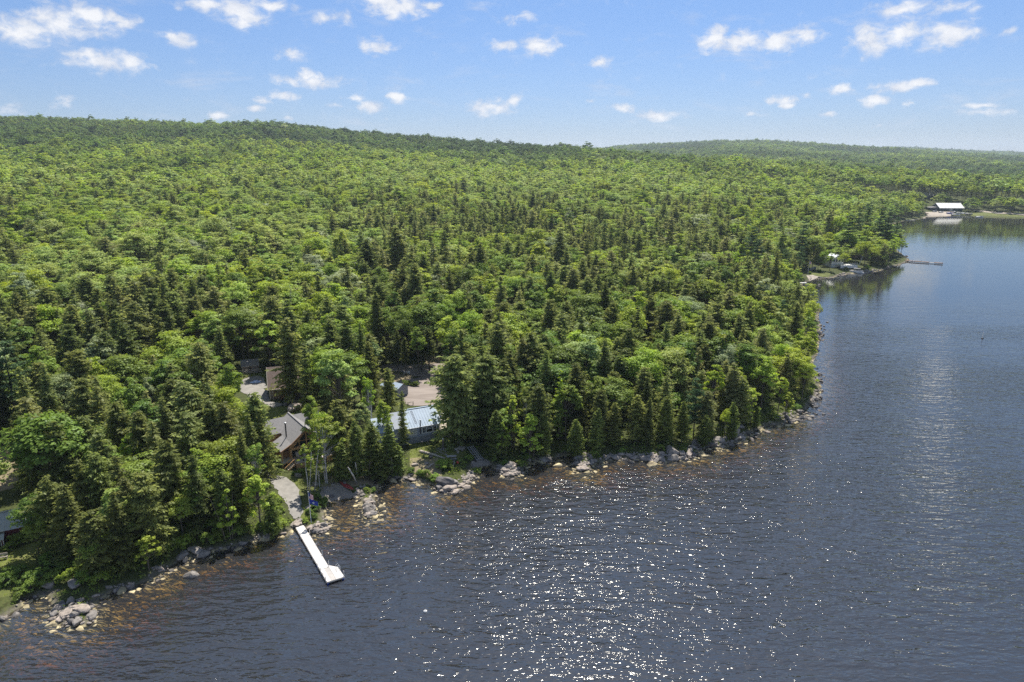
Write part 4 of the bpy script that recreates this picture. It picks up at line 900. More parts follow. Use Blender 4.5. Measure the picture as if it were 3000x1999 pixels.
# ---- log cabin with the glazed gable
FA = Frame(-38.85, 119.6, 2.7, rad(36)); BLOCK = []
def build_cabin():
    t = thing('log_cabin', 'honey coloured wooden cabin with grey shingle roof and glazed gable facing the lake', 'cabin', FA.o, FA.a)
    W, RZ, KX, KZ, EX, EZ, LN = 3.2, 5.5, 3.0, 2.75, 5.1, 1.75, 9.2
    b = MB(); b.prism([(-W,-1.6),(W,-1.6),(W,2.45),(0,RZ-.35),(-W,2.45)], 'y', .0, LN); b.build('wall', M['log'], t)
    # side room under the flared roof
    b = MB(); b.box(-4.0, 2.9, -.25, 1.55, 4.2, 3.0); b.build('side_wall', M['log_dark'], t)
    y0, y1 = -.75, LN+.4
    for s in (-1, 1):
        b = MB(); b.slab([(0,y0,RZ),(s*KX,y0,KZ+.35),(s*KX,y1,KZ+.35),(0,y1,RZ)], .16); 
        b.slab([(s*KX,y0,KZ+.35),(s*EX,y0-.0,EZ+.28),(s*EX,4.6 if s < 0 else y1,EZ+.28),(s*KX,4.6 if s < 0 else y1,KZ+.35)], .16); b.build('roof', M['shingle'], t)
        b = MB(); b.slab([(0,y0-.05,RZ+.02),(s*KX,y0-.05,KZ+.37),(s*KX,y0+.1,KZ+.37),(0,y0+.1,RZ+.02)], .24); b.slab([(s*KX,y0-.05,KZ+.37),(s*EX,y0-.05,EZ+.30),(s*EX,y0+.1,EZ+.30),(s*KX,y0+.1,KZ+.37)], .22); b.build('fascia', M['log_dark'], t)
    MB().box(0, (y0+y1)/2, RZ+.03, .28, y1-y0+.1, .07).build('ridge_cap', M['shingle'], t)
    # cross wings at the back
    for s, x1, nm in ((-1, -8.2, 'left'), (1, 5.6, 'right')):
        yc, hw, rz, ez = 8.4, 2.9, RZ-.25, 3.2
        b = MB(); b.prism([(yc-hw+.5,-1.6),(yc+hw-.5,-1.6),(yc+hw-.5,ez-.1),(yc,rz-.35),(yc-hw+.5,ez-.1)], 'x', s*2.2, x1-s*.4); b.build('wing_wall', M['log'], t)
        for q in (-1, 1): MB().slab([(s*.3,yc,rz),(x1,yc,rz),(x1,yc+q*hw,ez),(s*.3,yc+q*hw,ez)], .16).build('wing_roof', M['shingle'], t)
    # glazing of the gable: trapezoid panes between posts
    def pane(poly, nm='gable_window'): 
        o = MB().prism(poly, 'y', -.06, -.01).build(nm, M['glass'], t); return o
    def lim(x): return RZ-.72-abs(x)*(RZ-.72-1.75)/2.9
    xs = [-2.55, -1.75, -.95, -.10, .10, .95, 1.75, 2.55]
    for a, c in ((-2.5,-1.45),(-1.38,-.12),(.12,1.38),(1.45,2.5)):
        z0, zm = 2.05, 3.05
        if abs(a+c)/2 < 1.5: pane([(a,zm+.06),(c,zm+.06),(c,lim(c)),(a,lim(a))]); pane([(a,z0),(c,z0),(c,min(zm-.06,9)),(a,zm-.06)])
        else: pane([(a,z0),(c,z0),(c,max(lim(c),z0)),(a,max(lim(a),z0))])
    for a, c in ((-2.85,-1.75),(-1.65,-.1),(.1,1.65),(1.75,2.85)): pane([(a,.12),(c,.12),(c,1.5),(a,1.5)], 'lower_window')
    f = MB()
    for x in (-2.95, -1.70, 0, 1.70, 2.95): f.box(x, -.07, .8, .13, .14, 1.62)
    f.box(0, -.08, 1.72, 6.3, .16, .34); f.box(0, -.07, 3.05, 2.9, .12, .11)
    for x in (-1.41, 0, 1.41): f.box(x, -.074, 2.05+(lim(x)-2.05)/2, .13, .13, lim(x)-2.02)
    for s in (-1, 1): f.slab([(0,-.13,RZ-.55),(s*2.95,-.13,1.9),(s*2.95,-.02,1.9),(0,-.02,RZ-.55)], .17)
    f.build('window_frame', M['log'], t)
    MB().box(.0, -.2, 1.78, .16, .2, .26).build('wall_lamp', M['black_metal'], t)
    ch = MB(); ch.tube([(-2.75,2.9,3.2),(-2.75,2.9,6.0)], .13, 10).build('chimney_pipe', M['black_metal'], t, smooth=False)
    MB().tube([(-2.75,2.9,5.98),(-2.75,2.9,6.15),(-2.75,2.9,6.2)], [.2,.2,.05], 10).build('chimney_cap', M['steel'], t)
    for x in (-4.85,): MB().box(x, -.55, .2, .16, .16, 3.1).build('porch_post', M['log'], t)
    # deck, boards, skirt, stairs, rails
    D = 2.9
    for i in range(9): part('deck_board', M['deck'], t, .3, -D+.16+i*(D-.1)/9, -.06+(i % 2)*.006, 6.9, (D-.1)/9-.015, .08)
    for i in range(2): part('deck_skirt', M['log'], t, .3+(-1.73 if i == 0 else 1.73), -D-.02, -.72, 3.42, .06, 1.22)
    part('deck_skirt', M['log_dark'], t, -3.13, -D/2, -.72, .06, D-.1, 1.2); part('deck_skirt', M['log_dark'], t, 3.73, -D/2, -.72, .06, D-.1, 1.2)
    part('porch_floor', M['deck'], t, -4.2, -.1, -.07, 2.0, 2.6, .08)
    sx, sy = -3.3, -2.15
    for i in range(7): part('stair_tread', M['deck'], t, sx-.16-i*.26, sy, -.18-i*.175, .27, 1.15, .05)
    for q in (-.6, .6):
        MB().slab([(sx,sy+q-.03,-.05),(sx-1.95,sy+q-.03,-1.38),(sx-1.95,sy+q+.03,-1.38),(sx,sy+q+.03,-.05)], .26).build('stair_stringer', M['log'], t)
        r = MB(); r.slab([(sx,sy+q-.05,.95),(sx-1.95,sy+q-.05,-.4),(sx-1.95,sy+q+.05,-.4),(sx,sy+q+.05,.95)], .07)
        r.box(sx-.03, sy+q, .42, .09, .09, 1.0); r.box(sx-1.9, sy+q, -.92, .09, .09, 1.0); r.box(sx-1., sy+q, -.3, .07, .07, 1.0); r.build('stair_rail', M['log'], t)
    for x in (-3.05, .35, 3.65): part('deck_post', M['log_dark'], t, x, -D+.05, .45, .09, .09, .95)
    BLOCK.append(FA.block(-9.5, 7.5, -5.5, 13.5))
build_cabin()
def lounge_chair(x, y, rz, lab, col='cushion'):
    w = FA.w(x, y, 0); t = thing('deck_chair', lab, 'chair', w, FA.a+rz, 'striped chairs on the log cabin deck')
    part('seat', M[col], t, 0, 0, .38, .56, .62, .09)
    MB().slab([(-.28,.28,.42),(.28,.28,.42),(.28,.62,1.12),(-.28,.62,1.12)], .09).build('backrest', M[col], t)
    for q in (-1, 1):
        part('armrest', M['tan_wood'], t, q*.34, .02, .58, .08, .7, .04)
        for y2 in (-.27, .27): part('leg', M['tan_wood'], t, q*.33, y2, .28, .06, .06, .56)
M['cushion'] = mat('beige_striped_cushion', (.50,.43,.36), .9, .4, 9, .1, stretch=(4,.2,.2), col2=(.24,.20,.17))
lounge_chair(-1.95, -.95, rad(12), 'striped beige chair on the log cabin deck, nearer the stairs')
lounge_chair(-.75, -.85, rad(-4), 'striped beige chair on the log cabin deck, farther from the stairs')
o = MB().box(0,0,.12,.3,.3,.24).tube([(0,0,.24),(0,0,.34)], .12, 8).build('lantern', M['black_metal'], None, FA.w(-1.6, -2.45, -.02), FA.a); tag(o, 'small dark lantern standing on the edge of the cabin deck', 'lantern')
def round_table(fr, x, y, z, lab):
    t = thing('patio_table', lab, 'table', fr.w(x, y, z), 0); MB().tube([(0,0,.68),(0,0,.73)], .5, 16).build('tabletop', M['deck'], t); MB().tube([(0,0,0),(0,0,.68)], .06, 6).build('leg', M['black_metal'], t)
round_table(FA, 1.6, -1.5, 0, 'round pale table on the cabin deck half hidden by the birch')

# ---- cottage with the pale blue metal roof
gB = G(1289, 1286); FB = Frame(gB[0], gB[1], 2.55, rad(25.8))   # origin: right front corner, x runs to the left as negative
def build_cottage():
    t = thing('cottage', 'blue grey cottage with pale blue metal roof and arched picture window', 'cottage', FB.o, FB.a)
    L, Dp, wz, rz = 9.4, 8.2, 2.65, 4.75
    b = MB(); b.prism([(0,.25),(Dp,.25),(Dp,wz),(Dp/2,rz-.12),(0,wz)], 'x', -L, 0); b.build('wall', M['grey_siding'], t)
    MB().box(-L/2, Dp/2, -.55, L-.1, Dp-.1, 1.6).build('foundation', M['skirt'], t)
    for i in range(5): part('skirt_panel', M['skirt'], t, -L/10-i*L/5, -.03, -.28, L/5-.06, .05, 1.02)
    n = 13
    for s in (0, 1):
        for i in range(n):
            x0 = .35-i*(7.4/n); x1 = x0-7.4/n+.012; ye = -.45 if s == 0 else Dp+.45
            sl = (rz-wz)/(Dp/2); ze = wz-.45*sl+.06; MB().slab([(x0,Dp/2,rz+.06),(x1,Dp/2,rz+.06),(x1,ye,ze),(x0,ye,ze)], .05).box(x1+.02, (Dp/2+ye)/2, (rz+ze)/2+.055, .03, math.hypot(Dp/2-ye, rz-ze), .035, rx=math.atan2(rz-ze, Dp/2-ye) if s == 0 else -math.atan2(rz-ze, ye-Dp/2)).build('roof_panel', M['blue_roof'], t)
    MB().box(-3.35, Dp/2, rz+.09, 7.45, .32, .06).build('ridge_cap', M['blue_roof'], t)
    b = MB(); b.prism([(.5,-.3),(Dp-1,-.3),(Dp-1,wz-.2),(Dp/2-.3,rz-.75),(.5,wz-.2)], 'x', -L-3.6, -L+.1); b.build('annex_wall', M['grey_siding'], t)
    for s in (0, 1):
        ye = .0 if s == 0 else Dp-.5
        for i in range(9): x0 = -7.07-i*.68; x1 = x0-.67; MB().slab([(x0,Dp/2-.3,rz-.55),(x1,Dp/2-.3,rz-.55),(x1,ye,wz-.3),(x0,ye,wz-.3)], .05).build('annex_roof_panel', M['blue_roof'], t)
    # white fascias and corner boards
    for s in (0, 1):
        ye = -.47 if s == 0 else Dp+.47; MB().slab([(.36,Dp/2,rz+.07),(.40,Dp/2,rz+.07),(.40,ye,wz-.19),(.36,ye,wz-.19)], .2).build('rake_board', M['white'], t)
    part('gutter', M['white'], t, -3.3, -.5, wz-.22, 7.3, .07, .1)
    part('corner_board', M['white'], t, -.10, -.03, 1.42, .12, .05, 2.3); part('corner_board', M['grey_siding'], t, .02, .1, 1.42, .05, .14, 2.3)
    # triple picture window with a fanlight in the middle
    window(t, -3.32, 1.42, .72, 1.15, 0, 2, 2); window(t, -1.08, 1.42, .72, 1.15, 0, 2, 2); window(t, -2.2, 1.22, 1.34, .75, 0, 1, 1)
    part('window_trim', M['white'], t, -2.2, -.035, .78, 3.15, .08, .09); 
    for x in (-3.78, -.62, -2.92, -1.48): part('window_trim', M['white'], t, x, -.03, 1.42, .10, .07, 1.3)
    f = MB(); pts = [(-2.2+.67*math.cos(a), 1.62+.62*math.sin(a)) for a in np.linspace(0, math.pi, 11)]; pt2 = [(-2.2+.56*math.cos(a), 1.62+.51*math.sin(a)) for a in np.linspace(0, math.pi, 11)]
    for i in range(10): f.prism([pts[i], pts[i+1], pt2[i+1], pt2[i]], 'y', -.1, .02)
    f.box(-2.2, -.05, 1.62, 1.3, .1, .07); o = f.build('arched_window', M['white'], t)
    MB().prism([(-2.2+.57*math.cos(a), 1.64+.5*math.sin(a)) for a in np.linspace(0, math.pi, 11)], 'y', -.03, -.01).build('pane', M['glass'], o)
    sp = MB()
    for a in (rad(36), rad(72), rad(108), rad(144)): sp.slab([(-2.2,-.06,1.64),(-2.2+.55*math.cos(a),-.06,1.64+.5*math.sin(a)),(-2.2+.55*math.cos(a)+.04,-.02,1.64+.5*math.sin(a)),(-2.16,-.02,1.64)], .035)
    sp.build('bar', M['white'], o)
    window(t, -5.75, 1.35, 1.75, 1.15, 0, 3, 1, glass='glass_pale'); window(t, -7.35, 1.35, 1.0, 1.15, 0, 2, 1, glass='glass_pale'); window(t, -8.55, 1.35, 1.1, 1.15, 0, 2, 1, glass='glass_pale')
    MB().tube([(-4.15,-.28,.9),(-4.15,-.28,1.0),(-4.15,-.28,3.75)], .11, 10).build('chimney_pipe', M['black_metal'], t)
    MB().tube([(-4.15,-.28,3.75),(-4.15,-.28,3.92)], [.17,.14], 10).build('chimney_cap', M['steel'], t)
    MB().box(-4.15, -.12, 1.15, .34, .3, .3).build('pipe_bracket', M['steel'], t)
    # ladder-shaped shadow on the roof, built as thin grey strips
    sl = (rz-wz)/(Dp/2); z_ = lambda y: wz+(y)*sl+.11
    ld = MB()
    for x in (-5.0, -4.62): ld.slab([(x,.4,z_(.4)),(x+.04,.4,z_(.4)),(x+.04,3.6,z_(3.6)),(x,3.6,z_(3.6))], .03)
    lo = ld.build('roof_shadow', M['skirt'], t)
    for i in range(9): y = .55+i*.36; part('shadow_bar', M['skirt'], lo, -4.79, y, z_(y), .38, .04, .03)
    BLOCK.append(FB.block(-14, 6, -3.2, 10.5))
build_cottage()
tw = thing('tire', 'black tyre hanging against the cottage skirting near the right corner', 'tire', FB.w(-.55, -.16, -.02), FB.a)
bm_ = MB(); 
for i in range(16):
    a0, a1 = 2*math.pi*i/16, 2*math.pi*(i+1)/16
    for (ra, rb, ya, yb) in ((.30,.30,-.09,.09),(.17,.30,-.09,-.09),(.17,.17,-.09,.09),(.17,.30,.09,.09)):
        bm_.add([(ra*math.cos(a0),ya,ra*math.sin(a0)),(ra*math.cos(a1),ya,ra*math.sin(a1)),(rb*math.cos(a1),yb,rb*math.sin(a1)),(rb*math.cos(a0),yb,rb*math.sin(a0))], [(0,1,2,3)])
bm_.build('tread', M['tire'], tw)
# side deck with table, seats and parasol
def side_deck():
    t = thing('side_deck', 'tan wooden deck at the right end of the blue grey cottage', 'deck', FB.o, FB.a)
    for i in range(11): part('deck_board', M['tan_wood'], t, 1.75, .3+i*.56, .62+(i % 2)*.008, 3.3, .54, .07)
    part('deck_skirt', M['skirt'], t, 1.75, .02, -.15, 3.3, .06, 1.4)
    for x in (.15, 1.75, 3.35): part('rail_post', M['tan_wood'], t, x, .06, 1.1, .09, .09, .95)
    part('handrail', M['tan_wood'], t, 1.75, .06, 1.58, 3.3, .1, .06)
    part('handrail', M['tan_wood'], t, 3.36, 3.0, 1.58, .1, 5.8, .06)
    for y in (1.9, 3.8, 5.8): part('rail_post', M['tan_wood'], t, 3.36, y, 1.1, .09, .09, .95)
    s = thing('slatted_stair_screen', 'weathered horizontal slat screen below the cottage side deck', 'fence', FB.w(2.2, -.6, 0), FB.a+rad(6))
    for i in range(7): part('slat', M['grey_wood'], s, 1.0, -.02*i, -1.0+i*.27, 2.6-.06*i, .05, .13, rz=rad(0))
    for x in (-.25, 1.0, 2.2): part('post', M['grey_wood'], s, x, .05, -.2, .09, .09, 2.0)
    for k, (x, y, r, lab) in enumerate(((1.0,4.6,20,'grey chair at the back of the cottage deck'),(2.7,4.4,190,'grey chair on the outer side of the cottage deck'),(1.2,3.2,90,'grey chair by the cottage wall on the deck'))):
        c = thing('patio_chair', lab, 'chair', FB.w(x, y, .66), FB.a+rad(r), 'chairs on the cottage deck')
        part('seat', M['steel'], c, 0, 0, .44, .5, .5, .05); part('backrest', M['steel'], c, 0, .25, .72, .5, .05, .55)
        for a in (-1, 1):
            for b in (-1, 1): part('leg', M['steel'], c, a*.21, b*.21, .21, .04, .04, .42)
    round_table(FB, 1.9, 4.3, .66, 'round table on the cottage side deck')
    g = thing('patio_umbrella', 'closed blue and white parasol on the cottage side deck', 'umbrella', FB.w(1.9, 4.9, .66), 0)
    MB().tube([(0,0,0),(0,0,2.5)], .03, 6).build('pole', M['steel'], g); MB().tube([(0,0,.9),(0,0,1.3),(0,0,2.4)], [.17,.15,.03], 8).build('canopy', M['blue_plastic'], g)
    g = thing('covered_grill', 'grill under a pale grey cover at the far corner of the cottage deck', 'grill', FB.w(3.0, 6.4, .66), FB.a)
    MB().prism([(-.5,0),(.5,0),(.46,.9),(.3,1.12),(-.3,1.12),(-.46,.9)], 'y', -.35, .35).build('cover', M['white'], g, bevel=.04)
    part('handle', M['steel'], g, 0, -.38, .8, .5, .03, .03)
side_deck()

# ---- brown garage with the outside stair
gC = G(792, 1171); FC = Frame(gC[0], gC[1], gC[2], rad(18))
def build_garage():
    t = thing('garage', 'brown garage with steep shingle roof and an outside stair behind the trees', 'garage', FC.o, FC.a)
    L, Dp, wz, rz = 9.0, 8.4, 2.7, 6.6
    MB().prism([(0,-.6),(Dp,-.6),(Dp,wz),(Dp/2,rz-.15),(0,wz)], 'x', 0, L).build('wall', M['taupe'], t)
    for ye, nm in ((-.4, 0), (Dp+.4, 1)):
        ze = wz-.4*(rz-wz)/(Dp/2); MB().slab([(-.35,Dp/2,rz+.05),(L+.35,Dp/2,rz+.05),(L+.35,ye,ze+.05),(-.35,ye,ze+.05)], .14).build('roof', M['shingle_brown'], t)
        MB().slab([(-.42,Dp/2,rz+.06),(-.36,Dp/2,rz+.06),(-.36,ye,ze+.06),(-.42,ye,ze+.06)], .22).build('rake_board', M['cream'], t)
    part('eave_board', M['cream'], t, L/2, -.43, wz-.28, L+.7, .05, .14)
    part('corner_board', M['cream'], t, .05, -.03, 1.0, .14, .06, 2.9); part('corner_board', M['cream'], t, -.03, .05, 1.0, .06, .16, 2.9)
    d = part('door', M['taupe_dark'], t, 1.25, -.03, 1.0, .95, .07, 2.0)
    for x in (.72, 1.78): part('door_trim', M['cream'], d, x, -.05, 1.03, .11, .09, 2.1)
    part('door_trim', M['cream'], d, 1.25, -.05, 2.12, 1.17, .09, .11); part('handle', M['steel'], d, 1.6, -.1, 1.0, .07, .06, .07)
    for i in range(10): part('stair_tread', M['taupe_dark'], t, 2.35+i*.27, -.65, .2+i*.24, .27, 1.0, .05)
    for q in (-1.17, -.13):
        MB().slab([(2.1,q-.03,.12),(5.1,q-.03,2.78),(5.1,q+.03,2.78),(2.1,q+.03,.12)], .26).build('stair_stringer', M['log_dark'], t)
        MB().slab([(2.1,q-.04,1.05),(5.1,q-.04,3.7),(5.1,q+.04,3.7),(2.1,q+.04,1.05)], .07).box(2.12,q,.55,.08,.08,1.1).box(3.6,q,1.9,.07,.07,1.1).box(5.08,q,3.2,.08,.08,1.1).build('stair_rail', M['log_dark'], t)
    part('landing', M['taupe_dark'], t, 5.9, -.65, 2.66, 1.6, 1.1, .08); part('landing_post', M['taupe_dark'], t, 6.6, -1.12, 1.0, .1, .1, 3.3)
    BLOCK.append(FC.block(-2.5, 10.5, -4.5, 9.6))
build_garage()
gD = G(710, 1095); gD2 = G(757, 1091); FD = Frame(gD[0], gD[1], gD[2], rad(22))
def build_shed():
    t = thing('garden_shed', 'small taupe shed with grey rounded roof beyond the gravel yard', 'shed', FD.o, FD.a)
    L, Dp = 4.1, 3.0
    MB().prism([(0,-.5),(Dp,-.5),(Dp,1.9),(Dp*.78,2.75),(Dp/2,3.1),(Dp*.22,2.75),(0,1.9)], 'x', 0, L).build('wall', M['taupe'], t)
    p = [(-.15,1.85),(Dp*.2,2.85),(Dp/2,3.22),(Dp*.8,2.85),(Dp+.15,1.85)]
    for i in range(4): MB().slab([(-.15,p[i][0],p[i][1]),(L+.15,p[i][0],p[i][1]),(L+.15,p[i+1][0],p[i+1][1]),(-.15,p[i+1][0],p[i+1][1])], .09).build('roof', M['shingle'], t)
    part('eave_board', M['cream'], t, L/2, -.17, 1.80, L+.3, .04, .1)
    window(t, 1.95, 1.15, .7, .8, 0, 1, 2, trim='taupe_dark')
    r = thing('railing', 'thin pale rail fence in front of the small taupe shed', 'fence', FD.w(-1, -.9, 0), FD.a)
    for z in (.35, .75, 1.1): part('rail', M['cream'], r, 2.8, 0, z, 5.4, .05, .06)
    for x in (.1, 2.0, 3.9, 5.5): part('post', M['cream'], r, x, .05, .45, .08, .08, 1.3)
    BLOCK.append(FD.block(-2, 6, -3.2, 4))
build_shed()
# ---- blue roofed outbuilding glimpsed between the trees left of the lot
gE = G(1118, 1150); FE = Frame(gE[0], gE[1], gE[2], rad(-38))
def build_blue_shed():
    t = thing('outbuilding', 'low outbuilding with light blue metal roof glimpsed through trees left of the dirt lot', 'shed', FE.o, FE.a)
    L, Dp = 5.6, 3.4
    MB().prism([(0,-.5),(Dp,-.5),(Dp,1.9),(Dp/2,2.7),(0,1.9)], 'x', 0, L).build('wall', M['grey_siding'], t)
    for i in range(8):
        for ye, q in ((-.3, 0), (Dp+.3, 1)): MB().slab([(-.2+i*.75,Dp/2,2.85),(.54+i*.75,Dp/2,2.85),(.54+i*.75,ye,1.85),(-.2+i*.75,ye,1.85)], .05).build('roof_panel', M['blue_roof'], t)
    window(t, 2.6, 1.1, .9, .8, 0, 2, 1)
    BLOCK.append(FE.block(-1, 7, -2.5, 4.5))
build_blue_shed()
# ---- red cabin at the left edge
gF = G(28, 1586); FF = Frame(gF[0], gF[1], gF[2], rad(31))
def build_red():
    t = thing('red_cabin', 'dark red cabin with pale metal roof cut by the left edge', 'cabin', FF.o, FF.a)
    L, Dp, wz, rz = 8, 5.2, 2.3, 3.7
    MB().prism([(0,-.6),(Dp,-.6),(Dp,wz),(Dp/2,rz-.1),(0,wz)], 'x', -L+3, 3.0).build('wall', M['red_wall'], t)
    for i in range(12):
        x0 = -L+2.6+i*.74
        for ye in (-.5, Dp+.5): ze = wz-.27; MB().slab([(x0,Dp/2,rz+.05),(x0+.72,Dp/2,rz+.05),(x0+.72,ye,ze),(x0,ye,ze)], .05).build('roof_panel', M['green_metal'], t)
    MB().box(-1.0, Dp/2, rz+.08, 8.9, .3, .06).build('ridge_cap', M['green_metal'], t)
    MB().slab([(-2.6,-.1,1.75),(-.35,-.1,1.75),(-.35,-1.9,1.35),(-2.6,-1.9,1.35)], .06).build('porch_roof', M['green_metal'], t)
    for x in (-2.5, -.45): part('porch_post', M['white'], t, x, -1.8, .3, .1, .1, 2.1)
    part('porch_wall', M['red_wall'], t, -1.45, -.85, .3, 2.0, 1.6, 2.1); window(t, -1.1, .55, .7, 1.1, -1.65, 1, 2)
    BLOCK.append(FF.block(-6, 4.2, -4.5, 6.5))
build_red()
g = G(4, 1640); b = thing('picnic_bench', 'brown wooden bench on the grass below the red cabin', 'bench', tuple(g), rad(20))
part('seat', M['tan_wood'], b, 0, 0, .42, 1.6, .35, .06); part('backrest', M['tan_wood'], b, 0, .2, .75, 1.6, .05, .3)
for x in (-.7, .7): part('leg', M['tan_wood'], b, x, 0, .2, .08, .3, .42)
BLOCK.append(wobble(poly_px([(850,1405),(1060,1375),(1100,1400),(1200,1400),(1205,1300),(1380,1290),(1400,1340),(1280,1430),(1050,1520),(900,1560),(850,1540)]), .1, 3))
# ------------------------------------------------------------------ dock
b0 = P(866, 1545, .45); FDk = Frame(b0[0], b0[1], .42, rad(-58.7))
def build_dock():
    t = thing('dock', 'long white dock of straight sections with a corner platform at its end', 'dock', FDk.o, FDk.a)
    L, n = 17.0, 5
    for i in range(n):
        if i < n-1: part('deck_panel', M['dock_white'], t, (i+.5)*L/n, .62, (i % 2)*.012, L/n-.05, 1.24, .09)
        else:
            part('deck_panel', M['dock_grey'], t, (i+.5)*L/n, .9, .0, L/n-.05, .68, .09); part('deck_panel', M['dock_white'], t, (i+.5)*L/n, .275, .0, L/n-.05, .55, .09)
    MB().prism([(13.0,1.27),(14.2,2.35),(16.95,2.4),(16.95,1.27)], 'z', -.045, .045).build('corner_platform', M['dock_white'], t)
    MB().box(16.98, 1.2, -.09, .06, 2.4, .16).build('end_fascia', M['dock_grey'], t)
    for s, y in ((0, -.03), (1, 1.27)): part('side_rail', M['dock_grey'], t, L/2 if s == 0 else 6.5, y, -.08, L if s == 0 else 13, .05, .14)
    for x, y, h in ((3.3,1.34,.75),(3.2,-.1,.7),(6.8,1.34,.3),(10.0,1.34,.8),(10.2,-.1,.3),(13.2,1.36,.8),(12.6,-.1,.6),(14.1,-.1,.7),(15.4,-.1,.65),(16.6,-.1,.75),(16.7,2.47,.75)):
        MB().tube([(x,y,-2.0),(x,y,h)], .04, 8).box(x, y+(.06 if y < 0 else -.06), .0, .16, .1, .16).build('post', M['rope_grey'], t)
    for x, y in ((16.75,.15),(16.75,2.3),(11.9,.1),(7.0,1.15)): MB().tube([(x,y,-.55),(x,y,-.1)], .16, 10).build('float_barrel', M['blue_plastic'], t)
    ld = MB()
    for q in (0, .5): ld.tube([(14.55+q,2.42,-1),(14.55+q,2.42,.62),(14.55+q,2.25,.82),(14.55+q,2.0,.72),(14.55+q,1.95,.05)], .028, 6)
    for z in (-.75, -.45, -.15): ld.tube([(14.55,2.42,z),(15.05,2.42,z)], .025, 6)
    ld.build('ladder', M['pole_white'], t)
build_dock()
# ---- canoe lying upside down on the beach
def canoe(name, label, cat, a, b, m, wd=.85, dp=.36, flip=True, grp=None, z=0):
    a = np.array(a); b = np.array(b); L = np.hypot(*(b-a)); ang = math.atan2(b[1]-a[1], b[0]-a[0]); c = (a+b)/2
    t = thing(name, label, cat, (c[0], c[1], gz(c[0], c[1])+.07+z), ang, grp); mb = MB(); n, k = 15, 8; vs = []
    for i in range(n):
        u = i/(n-1)*2-1; w = wd/2*(1-abs(u)**2.2)+.01; d = dp*(1-abs(u)**6*.25); sheer = .13*abs(u)**3
        for j in range(k+1): ph = math.pi*j/k; yy = w*math.cos(ph); zz = d*math.sin(ph)**.7 if ph not in (0,) else 0; vs.append((u*L/2, yy, (zz if flip else -zz+dp)+( -sheer*0 if flip else sheer)))
    mb.add(vs, [(i*(k+1)+j, i*(k+1)+j+1, (i+1)*(k+1)+j+1, (i+1)*(k+1)+j) for i in range(n-1) for j in range(k)])
    mb.build('hull', m, t, smooth=True)
    g = MB()
    for s in (-1, 1): g.tube([(( i/(n-1)*2-1)*L/2, s*(wd/2*(1-abs(i/(n-1)*2-1)**2.2)+.01), .02 if flip else dp+.13*abs(i/(n-1)*2-1)**3) for i in range(n)], .022, 5)
    g.build('gunwale', M['taupe_dark'], t)
    g = MB().slab([(-L/2,-.02,.3 if flip else .02),(L/2,-.02,.3 if flip else .02),(L/2,.02,.3 if flip else .02),(-L/2,.02,.3 if flip else .02)], .0) if 0 else None
    return t
canoe('canoe', 'faded red canoe lying upside down on the small beach', 'canoe', G(994, 1411)[:2], G(1036, 1444)[:2], M['canoe_red'])
# ---- flagpoles
def cloth(pts, w, h, m, parent, name='flag', stripes=None):
    nx, nz = 12, 7; V = []
    for i in range(nx+1):
        for j in range(nz+1):
            u = i/nx; x = u*w; V.append((x, .10*math.sin(u*7+j*.25)*u, pts-j/nz*h-u*u*.35*h+.05*math.sin(u*6)))
    mb = MB().add(V, [(i*(nz+1)+j, (i+1)*(nz+1)+j, (i+1)*(nz+1)+j+1, i*(nz+1)+j+1) for i in range(nx) for j in range(nz)]); return mb.build(name, m, parent, smooth=True)
def flagmat(kind):
    m, N, L, o = newmat(kind+'_flag_cloth'); b = N.new('ShaderNodeBsdfPrincipled'); b.inputs['Roughness'].default_value = .8; L.new(b.outputs[0], o.inputs[0])
    tc = N.new('ShaderNodeTexCoord').outputs['Generated']; s = N.new('ShaderNodeSeparateXYZ'); L.new(tc, s.inputs[0])
    def mm(op, a, v): n = N.new('ShaderNodeMath'); n.operation = op; L.new(a, n.inputs[0]); (L.new(v, n.inputs[1]) if hasattr(v, 'links') else setattr(n.inputs[1], 'default_value', v)); return n.outputs[0]
    if kind == 'striped':
        st = mm('GREATER_THAN', mm('FRACT', mm('MULTIPLY', s.outputs[2], 6.5), 0), .5)
        c = ramp(N, L, st, [(0, (.75,.74,.72)), (1, (.5,.03,.04))]); can = mm('MULTIPLY', mm('LESS_THAN', s.outputs[0], .4), mm('GREATER_THAN', s.outputs[2], .5))
        q = N.new('ShaderNodeMix'); q.data_type = 'RGBA'; L.new(can, q.inputs[0]); L.new(c, q.inputs[6]); q.inputs[7].default_value = (.02,.035,.18,1); L.new(q.outputs[2], b.inputs['Base Color'])
    else:
        d = N.new('ShaderNodeVectorMath'); d.operation = 'DISTANCE'; L.new(tc, d.inputs[0]); d.inputs[1].default_value = (.5,.5,.5)
        r = N.new('ShaderNodeMath'); r.operation = 'ADD'; L.new(mm('ABSOLUTE', mm('SUBTRACT', s.outputs[0], .5), 0), r.inputs[0]); L.new(mm('ABSOLUTE', mm('SUBTRACT', s.outputs[2], .5), 0), r.inputs[1])
        q = N.new('ShaderNodeMix'); q.data_type = 'RGBA'; L.new(mm('LESS_THAN', r.outputs[0], .16), q.inputs[0]); q.inputs[6].default_value = (.015,.035,.26,1); q.inputs[7].default_value = (.45,.5,.55,1); L.new(q.outputs[2], b.inputs['Base Color'])
    return m
M['flag_stripe'] = flagmat('striped'); M['flag_blue'] = flagmat('blue')
g = G(912, 1532); t = thing('flagpole', 'white flagpole among the stones right of the dock', 'flagpole', tuple(g), 0)
MB().tube([(0,0,-.2),(-.05,0,3),(-.1,0,5.4)], [.05,.045,.03], 8).build('pole', M['pole_white'], t); MB().tube([(-.1,0,5.38),(-.1,0,5.5)], .07, 8).build('finial', M['steel'], t)
